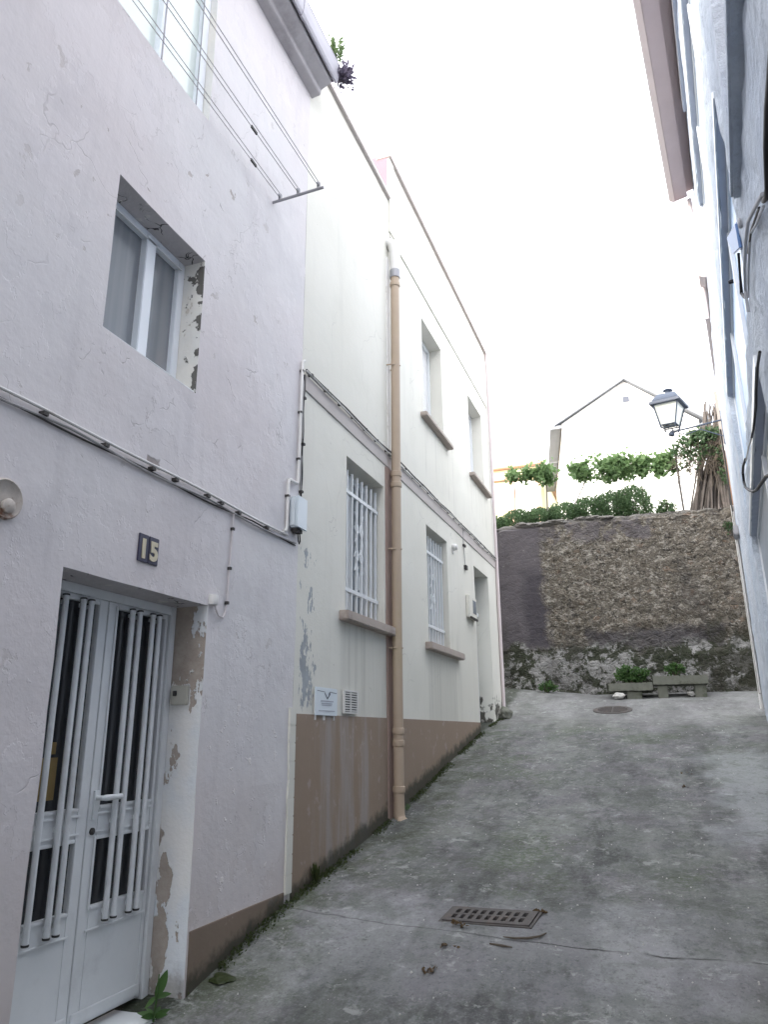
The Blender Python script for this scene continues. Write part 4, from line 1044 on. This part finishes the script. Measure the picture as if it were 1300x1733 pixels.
def leafclump(label, x, y, k, r):
    o = MB(); z = on_road(x, y)+.004
    for i in range(k):
        d = Vector((random.gauss(0,1), random.gauss(0,1), random.uniform(-.05,.4))).normalized()
        xx, yy = x+random.gauss(0, r*.5), y+random.gauss(0, r*.35)
        o.leaf((xx, yy, on_road(xx, yy)+.006+random.uniform(0, .012)), random.uniform(.022, .048), d, .5)
    tag(o.obj('dead_leaves', M['dead']), label, 'dead leaves', 'dead leaves on the lane')
leafclump('dark dead leaves against the near edge of the drain grate', -1.29, 4.70, 14, .05)
leafclump('brown dead leaf curled on the concrete just below the grate', -1.29, 4.44, 9, .045)
leafclump('brown dead leaves lying farthest down the lane from the grate', -1.30, 4.19, 10, .05)
leafclump('dead leaf caught on the far right corner of the grate', -.83, 4.96, 9, .035)
leafclump('dry leaves halfway up the lane near its right side', .13, 8.56, 5, .06)
leafclump('few dry leaves just below the dry leaves halfway up the lane', .05, 8.10, 4, .05)
q = MB(); q.tube([(x, y, on_road(x, y)+.010) for x, y in ((-1.0,4.60),(-.93,4.595),(-.86,4.61),(-.80,4.645),(-.77,4.69))], [.003,.006,.007,.006,.003], 6)
tag(q.obj('twig', M['stem'], smooth=True), 'dark bent twig lying by the near right corner of the grate', 'twig')
q = MB(); q.tube([(x, y, on_road(x, y)+.006) for x, y in ((-1.06,4.52),(-.99,4.512),(-.93,4.505))], [.004,.007,.003], 6)
tag(q.obj('twig', M['stem'], smooth=True), 'thin dark straight twig lying in the crack below the grate', 'twig')
# grit scattered on the lane
q = MB()
for i in range(420):
    x = random.uniform(-2.45, .8); y = 2.6+8.5*random.random()**1.4
    if x > .2+.083*y: continue
    s = random.uniform(.003, .009)*(1.6 if random.random() < .06 else 1)
    z = on_road(x, y)+noise.noise(Vector((x, y, 0))*4)*.004
    a = [(x+random.uniform(.6,1)*s*cos(t), y+random.uniform(.6,1)*s*sin(t)) for t in (0,1.3,2.5,3.8,5)]
    q.add([(u, v, z-.004) for u, v in a]+[(x+(u-x)*.6, y+(v-y)*.6, z+s*.6) for u, v in a], [(0,1,6,5),(1,2,7,6),(2,3,8,7),(3,4,9,8),(4,0,5,9),(5,6,7,8,9)])
tag(q.obj('grit', M['grit']), 'pale stone chips scattered over the concrete lane', 'grit', kind='stuff')
# moss along the foot of the left walls
q = MB()
for i in range(5200):
    y = random.uniform(3.75, 12.2); x = -2.49+abs(random.gauss(0, .035))
    if noise.noise(Vector((y*1.7, 0, 0))) < -.12: continue
    if 6.8 < y < 7.1 and x < -2.36: continue
    q.leaf((x, y, on_road(x, y)+random.uniform(-.004, .018)), random.uniform(.010, .026), Vector((random.gauss(.2,.5), random.gauss(0,.5), random.uniform(.2,1))).normalized(), .25)
tag(q.obj('moss', M['moss']), 'dark moss growing along the foot of the left walls', 'moss', kind='stuff')

# weeds
def grassweed(name, label, c, k, h, sp, m='weed', wide=.12):
    q = MB(); c = Vector(c)
    for i in range(k):
        a = random.uniform(0, 2*pi); l = h*random.uniform(.5, 1); b = c+Vector((cos(a), sin(a), 0))*random.uniform(0, sp*.35)
        tip = b+Vector((cos(a)*sp*random.random(), sin(a)*sp*random.random(), l)); mid = b.lerp(tip, .55)+Vector((0,0,l*.12))
        u = Vector((-sin(a), cos(a), 0))*l*wide*.5
        q.add([b-u*.4, b+u*.4, mid+u, mid-u, tip], [(0,1,2,3), (3,2,4)])
    return tag(q.obj(name, M[m]), label, 'weed', 'weeds along the lane')
grassweed('grass_tuft', 'grass tuft at the foot of the brown base near the pink corner', (-2.46, 5.22, on_road(-2.46, 5.22)), 26, .15, .07, 'moss')
grassweed('grass_tuft', 'tiny grass tuft beside the tan downpipe foot', (-2.42, 7.15, on_road(-2.42, 7.15)), 18, .07, .06)
def broadweed():
    b = Vector((-2.52, 3.51, -1.345)); root = thing('broadleaf_weed', 'broadleaf green weed at the white doorstep', 'weed', b)
    st = MB().tube([b, b+Vector((.005,.01,.12)), b+Vector((.0,.02,.20))], [.006,.005,.003], 6); st.obj('stem', M['weed'], root)
    q = MB()
    def big(p, d, l, wd):
        p = Vector(p); d = Vector(d).normalized(); u = d.cross(Vector((.8,-.4,.3))).normalized(); n_ = u.cross(d)
        pts = []; K = 7
        for i in range(K+1):
            t = i/K; w_ = wd*sin(pi*min(1, t*.93+.07))**.8*(1-t*.35); cpos = p+d*l*t+Vector((0,0,-l*.18*t*t))
            pts += [cpos+u*w_*.5+n_*w_*.12, cpos, cpos-u*w_*.5+n_*w_*.12]
        q.add(pts, [f for i in range(K) for f in ((i*3,i*3+1,i*3+4,i*3+3), (i*3+1,i*3+2,i*3+5,i*3+4))])
    big(b+Vector((0,.01,.10)), (.15,.35,1), .15, .06)
    big(b+Vector((0,.01,.10)), (.2,.9,.1), .10, .03); big(b+Vector((0,.0,.10)), (.2,-.9,.1), .12, .03)
    for a in range(7): big(b+Vector((0,0,.02)), (cos(a*.9), sin(a*.9), .45), .09, .032)
    q.obj('leaf', M['weed'], root, smooth=True)
broadweed()
def bush(name, label, c, rad, n, size, m, cat='plant', group=None, seed=1, asp=.6, stem=True, zmin=None, dense=.35):
    root = thing(name, label, cat, (c[0], c[1], c[2]-rad[2]), group)
    q = MB(); c = Vector(c); k = 0; tries = 0
    while k < n and tries < n*12:
        tries += 1
        p = Vector((random.uniform(-1,1), random.uniform(-1,1), random.uniform(-1,1)))
        if p.length > 1: continue
        wv = noise.noise(p*1.9+Vector((seed*7, seed, 0)))*.55+noise.noise(p*4.2+Vector((0, seed*5, 0)))*.35
        if p.length > .72+wv*.6: continue
        if wv < -dense: continue
        w = c+Vector((p.x*rad[0], p.y*rad[1], p.z*rad[2]))
        if zmin and w.z < zmin: continue
        q.leaf(w, size*random.uniform(.6, 1.25), aspect=asp); k += 1
    q.obj('foliage', M[m], root)
    if stem:
        s = MB()
        b = Vector((c.x, c.y, c.z-rad[2]))
        for i in range(4): s.tube([b, b.lerp(c, .6)+Vector((random.uniform(-.3,.3)*rad[0], random.uniform(-.3,.3)*rad[1], 0)), c+Vector((random.uniform(-.7,.7)*rad[0], random.uniform(-.5,.5)*rad[1], random.uniform(0,.6)*rad[2]))], [.014,.010,.004], 5)
        s.obj('stem', M['stem'], root)
    return root
G1 = 'weeds at the foot of the end wall'
bush('wall_weed', 'green leafy weed behind the lower stone bench', (-.52, 14.08, .98), (.36, .14, .18), 900, .06, 'weed', 'weed', G1, 3)
bush('wall_weed', 'green leafy weed above the taller stone bench', (.22, 14.10, 1.05), (.24, .09, .14), 380, .055, 'weed', 'weed', G1, 4)
bush('wall_weed', 'low green weed at the left foot of the end wall', (-2.0, 14.02, .80), (.22, .14, .11), 380, .05, 'weed', 'weed', G1, 5)
bush('wall_weed', 'small dark weed clinging high on the right end of the wall', (1.42, 14.24, 3.55), (.10, .06, .14), 160, .05, 'ivy', 'weed', G1, 6)

# ------------------------------------------------------------------ garden above the wall
hedge_parts = [(-3.1, 4.10, .40, .36, 3), (-2.55, 4.18, .42, .36, 4), (-2.05, 4.20, .40, .33, 4), (-1.55, 4.22, .45, .36, 5), (-1.05, 4.26, .45, .40, 6), (-.60, 4.30, .42, .42, 7), (-.20, 4.32, .40, .46, 7)]
hb = thing('hedge', 'dense dark green hedge just behind the top of the stone wall', 'hedge', (-1.6, 15.0, 3.65))
q = MB(); cnt = 0
while cnt < 30000:
    x, z, rx, rz, sd = random.choice(hedge_parts)
    p = Vector((random.uniform(-1,1), random.uniform(-1,1), random.uniform(-1,1)))
    if p.length > 1: continue
    wv = noise.noise(Vector((x+p.x*rx, p.y, z+p.z*rz))*2.6)*.35+noise.noise(Vector((x+p.x*rx, p.y, z+p.z*rz))*7)*.25
    if p.length > .93+wv*.5: continue
    if p.length < .5: continue
    w = Vector((x+p.x*rx*1.05, 15.05+p.y*.40, z+p.z*rz))
    q.leaf(w, random.uniform(.035, .075), (p.normalized()+Vector((random.gauss(0,.6), random.gauss(0,.6), random.gauss(.3,.6)))).normalized(), aspect=.5); cnt += 1
q.obj('foliage', M['hedge'], hb)
s = MB()
for x, z, rx, rz, sd in hedge_parts:
    for i in range(5): s.tube([(x, 15.05, 3.62), (x+random.uniform(-.2,.2), 15.05, z), (x+random.uniform(-.4,.4), 15.05+random.uniform(-.2,.2), z+rz*.6)], [.02,.014,.005], 5)
s.obj('stem', M['stem'], hb)
bush('shrub', 'small leafy shrub right of the hedge on the wall top', (.42, 14.95, 4.18), (.28, .2, .26), 480, .07, 'hedge', 'shrub', None, 9)
# wires and vines
def wirez(x): return 5.13+(x+2.6)*(4.98-5.13)/3.2
tw = thing('wire', 'thin upper wire stretched across the garden', 'wire', (-1, 14.85, 5.4))
MB().tube([(x, 14.85, 5.36+(x+2.9)*.062-.02*sin((x+2.9)/4*pi)) for x in [-2.95+i*.2 for i in range(21)]], .007, 5).obj('strand', M['greycable'], tw)
lw = thing('wire', 'lower garden wire carrying the row of vines', 'wire', (-1, 14.8, 5.0))
MB().tube([(x, 14.8, wirez(x)-.03*sin(x*2)) for x in [-3.1+i*.2 for i in range(20)]], .008, 5).obj('strand', M['stem'], lw)
VG = 'young vines trained along the garden wire'
vines = [(-2.52, .15, .14, 150, 'leftmost small vine clump on the wire, in front of the yellow house'), (-2.24, .19, .16, 230, 'second vine clump from the left, before the orange house corner'),
         (-1.86, .26, .24, 560, 'squarish dense vine clump below the gable house eave'), (-1.12, .25, .27, 430, 'ragged vine clump on the wire beneath the gable peak'),
         (-.47, .42, .32, 980, 'widest vine clump in the middle of the wire'), (.02, .22, .24, 420, 'vine clump on the wire just left of the last one'), (.44, .30, .24, 520, 'vine clump at the right end of the wire by the iron post')]
for i, (x, rx, rz, n, lb) in enumerate(vines):
    root = thing('vine', lb, 'vine', (x, 14.8, 3.65), VG)
    q = MB(); k = 0
    z = wirez(x)+.10
    while k < n:
        p = Vector((random.uniform(-1,1), random.uniform(-1,1), random.uniform(-1,1)))
        wv = noise.noise(p*2.3+Vector((i*9, 0, 0)))*.9
        if p.length > .72+wv*.9: continue
        if random.random() < .25: p = p*1.25
        q.leaf((x+p.x*rx, 14.8+p.y*.16, z+p.z*rz), random.uniform(.06, .125), aspect=.85); k += 1
    for j in range(6): 
        a = x+random.uniform(-1, 1)*rx*.8; hh = z+rz*random.uniform(.9, 1.35)
        q.leaf((a, 14.8, hh), .09, aspect=.8)
    q.obj('foliage', M['ginkgo'], root)
    s = MB().tube([(x+.05, 14.82, 3.62), (x-.02, 14.83, 4.4), (x+.03, 14.81, wirez(x)), (x+rx*.7, 14.8, wirez(x)+.03)], [.007,.006,.005,.004], 6)
    s.obj('stem', M['stem'], root)
pt = thing('vine_post', 'slim dark iron post at the right end of the vine wire', 'post', (.71, 14.75, 3.9))
MB().tube([(.735, 14.75, 3.62), (.71, 14.75, 4.6), (.70, 14.75, 5.30)], .020, 8).obj('shaft', M['iron'], pt, smooth=True)
MB().tube([(.70, 14.75, 5.02), (.64, 14.78, 5.06)], .008, 6).obj('hook', M['iron'], pt)
st = thing('stake', 'thin leaning stake under the ragged vine clump', 'stake', (-1.5, 14.9, 3.7))
MB().tube([(-1.75, 14.9, 3.65), (-1.0, 14.85, 5.05)], [.016, .012], 6).obj('shaft', M['greywood'], st)
st2 = thing('stake', 'thin upright stake at the yellow house corner', 'stake', (-1.86, 14.95, 3.7))
MB().tube([(-1.90, 14.95, 3.65), (-1.87, 14.95, 5.0)], [.018, .016], 6).obj('shaft', M['greywood'], st2)
# bundle of bean poles
protos = []
for v_ in range(4):
    q = MB(); pts = []; rs = []
    for i in range(7):
        t = i/6; pts.append((noise.noise(Vector((t*2, v_*3, 0)))*.04, noise.noise(Vector((t*2, v_*3, 9)))*.04, t*2.2)); rs.append(.026-.013*t)
    q.tube(pts, rs, 6); me = q.obj('bean_pole', M['pole'], smooth=True); protos.append(me)
pole_label = 'grey brown pole leaning in the dense bundle behind the right end of the wall'
apex = Vector((1.53, 14.95, 5.80)); first = [True]*4
for i in range(64):
    t = i/63
    bx = .68+1.0*t**.9 + random.uniform(-.03, .03); by = 14.72+random.uniform(0, .5)
    base = Vector((bx, by, 3.60)); tip = apex+Vector((random.uniform(-.16, .10), random.uniform(-.12, .15), random.uniform(-.25, .55)))
    tip.x = min(tip.x, 1.62)
    pr = protos[i % 4]
    if first[i % 4]: o = pr; first[i % 4] = False
    else: o = pr.copy(); COL.objects.link(o)
    d = tip-base; o.location = base; o.rotation_euler = d.to_track_quat('Z', 'Y').to_euler(); s_ = d.length/2.2; k = random.uniform(.75, 1.25); o.scale = (k, k, s_)
    tag(o, pole_label, 'pole', 'bundle of bean poles')
def climber():
    root = thing('climbing_plant', 'leafy climber sprawling over the top of the pole bundle below the lantern', 'climbing plant', (1.2, 14.7, 4.6))
    blobs = [(1.38, 5.52, .20, .16, 230), (1.12, 5.48, .30, .20, 420), (.86, 5.30, .26, .28, 230), (1.20, 5.20, .26, .22, 230), (.92, 4.98, .18, .22, 70), (1.50, 5.05, .12, .30, 110), (1.50, 4.65, .10, .18, 60)]
    q = MB()
    for b, (x, z, rx, rz, n) in enumerate(blobs):
        k = 0
        while k < n:
            p = Vector((random.uniform(-1,1), random.uniform(-1,1), random.uniform(-1,1)))
            if p.length > .8+noise.noise(p*2+Vector((b*5, 0, 0)))*.7: continue
            q.leaf((x+p.x*rx, 14.62+p.y*.16, z+p.z*rz), random.uniform(.045, .095), aspect=.7); k += 1
    q.obj('foliage', M['ivy'], root)
    s = MB()
    for i in range(150):
        x = random.uniform(.75, 1.58)+(.35 if i > 60 else 0)*random.random(); x = min(x, 1.6); z = random.uniform(5.0, 5.75); p = Vector((x, 14.62, z))
        pts = [p]
        for j in range(5): p = p+Vector((random.gauss(-.02,.06), random.gauss(0,.03), random.gauss(-.09,.07))); pts.append(p)
        s.tube(pts, [.008,.007,.006,.005,.004,.003], 5)
    s.obj('stem', M['stem'], root)
climber()
pk = thing('plank', 'reddish brown upright plank on the right end of the wall', 'plank', (1.55, 14.2, 3.85))
MB().hexa([(1.50,14.18,3.75),(1.63,14.18,3.75),(1.63,14.23,3.75),(1.50,14.23,3.75),(1.50,14.18,4.98),(1.60,14.18,5.02),(1.60,14.23,5.02),(1.50,14.23,4.98)]).obj('board', M['plank'], pk, .004)
MB().hexa([(1.505,14.175,4.99),(1.60,14.175,5.02),(1.60,14.235,5.02),(1.505,14.235,4.99),(1.51,14.175,5.12),(1.595,14.175,5.15),(1.595,14.235,5.15),(1.51,14.235,5.12)]).obj('end_cap', M['whitepvc'], pk)
gpst = thing('timber_post', 'tall thin grey timber post rising above the brown plank', 'post', (1.53, 14.3, 3.9))
MB().hexa([(1.515,14.28,3.7),(1.60,14.28,3.7),(1.60,14.33,3.7),(1.515,14.33,3.7),(1.50,14.28,6.25),(1.56,14.28,6.25),(1.56,14.33,6.25),(1.50,14.33,6.25)]).obj('shaft', M['greywood'], gpst, .004)

# ------------------------------------------------------------------ houses behind
gh = thing('gable_house', 'white gabled house behind the garden with grey roof edges and one tiny window', 'house', (-.2, 21, 3.6))
HF_d = Vector((-.165, 1, 0)).normalized(); HF_x = Vector((1, .0, 0))
def HP(x, s, z): return Vector((x, 21, 0))+HF_d*s+Vector((0,0,z))
ax_, az_ = -.17, 9.94; lx, lz = -2.05, 8.86; rx, rz = 1.72, 8.40
q = MB()
fr = [(lx,3.2),(rx,3.2),(rx,rz),(ax_,az_),(lx,lz)]
k = len(fr); q.add([HP(x,0,z) for x, z in fr]+[HP(x,6,z) for x, z in fr], [(i,(i+1)%k,k+(i+1)%k,k+i) for i in range(k)]+[tuple(range(k)), tuple(range(k,2*k))])
q.obj('wall', M['gable'], gh)
def slab(a, b, th, s0, s1):
    (x0,z0),(x1,z1) = a, b
    return [HP(x0,s0,z0),HP(x1,s0,z1),HP(x1,s1,z1),HP(x0,s1,z0),HP(x0,s0,z0+th),HP(x1,s0,z1+th),HP(x1,s1,z1+th),HP(x0,s1,z0+th)]
q = MB(); q.hexa(slab((lx-.22,lz-.08),(ax_,az_+.01),.17,-.14,6.1)); q.hexa(slab((ax_+.002,az_+.01),(rx+.22,rz-.09),.17,-.14,6.1))
q.obj('roof', M['roofedge'], gh)
MB().hexa(slab((lx-.34,lz-.17),(lx-.02,lz-.17),.10,-.10,6.0)).obj('gutter', M['roofedge'], gh)
MB().hexa(slab((rx+.02,rz-.24),(rx+.26,rz-.24),.10,-.10,6.0)).obj('gutter', M['roofedge'], gh)
wn = MB().add([HP(-.24,-.012,9.26),HP(-.06,-.012,9.26),HP(-.06,-.012,9.44),HP(-.24,-.012,9.44),HP(-.24,.03,9.26),HP(-.06,.03,9.26),HP(-.06,.03,9.44),HP(-.24,.03,9.44)], [(0,3,2,1),(4,5,6,7),(0,1,5,4),(1,2,6,5),(2,3,7,6),(3,0,4,7)]).obj('window', M['ink'], gh)
yh = thing('yellow_house', 'yellow house with orange trim at the far left behind the garden', 'house', (-5, 26, 3.6))
MB().box(-9, -3.45, 26, 31, 3.2, 9.45).obj('wall', M['yellow'], yh)
MB().box(-9.2, -3.25, 25.8, 31.2, 9.46, 9.62).obj('roof', M['orange'], yh, .02)
for x0, x1 in ((-4.62,-4.42), (-3.62,-3.44)): MB().box(x0, x1, 25.9, 25.995, 3.3, 9.0).obj('pilaster', M['orange'], yh)
MB().box(-4.40, -3.64, 25.93, 25.99, 5, 8.9).obj('panel', M['gable'], yh)
MB().box(-9, -3.44, 25.88, 25.994, 9.02, 9.16).obj('ledge', M['orange'], yh)

# ------------------------------------------------------------------ camera
cam = bpy.data.cameras.new('camera'); co = bpy.data.objects.new('camera', cam); COL.objects.link(co)
t, yw, rl = R(16.75), R(20.27), R(.384)
fwd = Vector((-sin(yw)*cos(t), cos(yw)*cos(t), sin(t))); right = Vector((cos(yw), sin(yw), 0)); down = -right.cross(fwd)
r_ = right*cos(rl)+down*sin(rl); d_ = down*cos(rl)-right*sin(rl)
m = Matrix((r_, -d_, -fwd)).transposed().to_4x4(); co.matrix_world = m
cam.sensor_fit = 'VERTICAL'; cam.sensor_height = 36; cam.lens = 36*1245/1733; cam.clip_start = .03; cam.clip_end = 2000
scene.camera = co

# ------------------------------------------------------------------ light
SUN_AZ = Vector((-.62, -.78)); EL = R(24)       # towards the sun
w = bpy.data.worlds.new('World'); scene.world = w; w.use_nodes = True
nt = w.node_tree; bg = nt.nodes['Background']
sky = nt.nodes.new('ShaderNodeTexSky'); sky.sky_type = 'NISHITA'; sky.sun_disc = False
sky.sun_elevation = EL; sky.sun_rotation = math.atan2(SUN_AZ.x, SUN_AZ.y); sky.dust_density = 3.0; sky.air_density = 1.0; sky.altitude = 50
mx = nt.nodes.new('ShaderNodeMix'); mx.data_type = 'RGBA'; mx.inputs[0].default_value = .70
nt.links.new(sky.outputs[0], mx.inputs[6]); mx.inputs[7].default_value = (7.1, 7.05, 7.2, 1)   # high thin cloud
nt.links.new(mx.outputs[2], bg.inputs[0]); bg.inputs[1].default_value = .10
sun = bpy.data.lights.new('sun', 'SUN'); sun.energy = .7; sun.angle = R(12); sun.color = (1, .95, .87)
so = bpy.data.objects.new('sun', sun); COL.objects.link(so)
hz = SUN_AZ.normalized(); dirv = Vector((hz.x*cos(EL), hz.y*cos(EL), sin(EL)))
so.rotation_euler = dirv.to_track_quat('Z', 'Y').to_euler(); so.location = (-5, -5, 12)
scene.view_settings.view_transform = 'Standard'; scene.view_settings.look = 'None'; scene.view_settings.gamma = 1
scene.view_settings.exposure = 2.8
scene.render.engine = 'CYCLES'
scene.cycles.max_bounces = 6; scene.cycles.diffuse_bounces = 4; scene.cycles.glossy_bounces = 2; scene.cycles.transmission_bounces = 2
scene.cycles.use_denoising = True
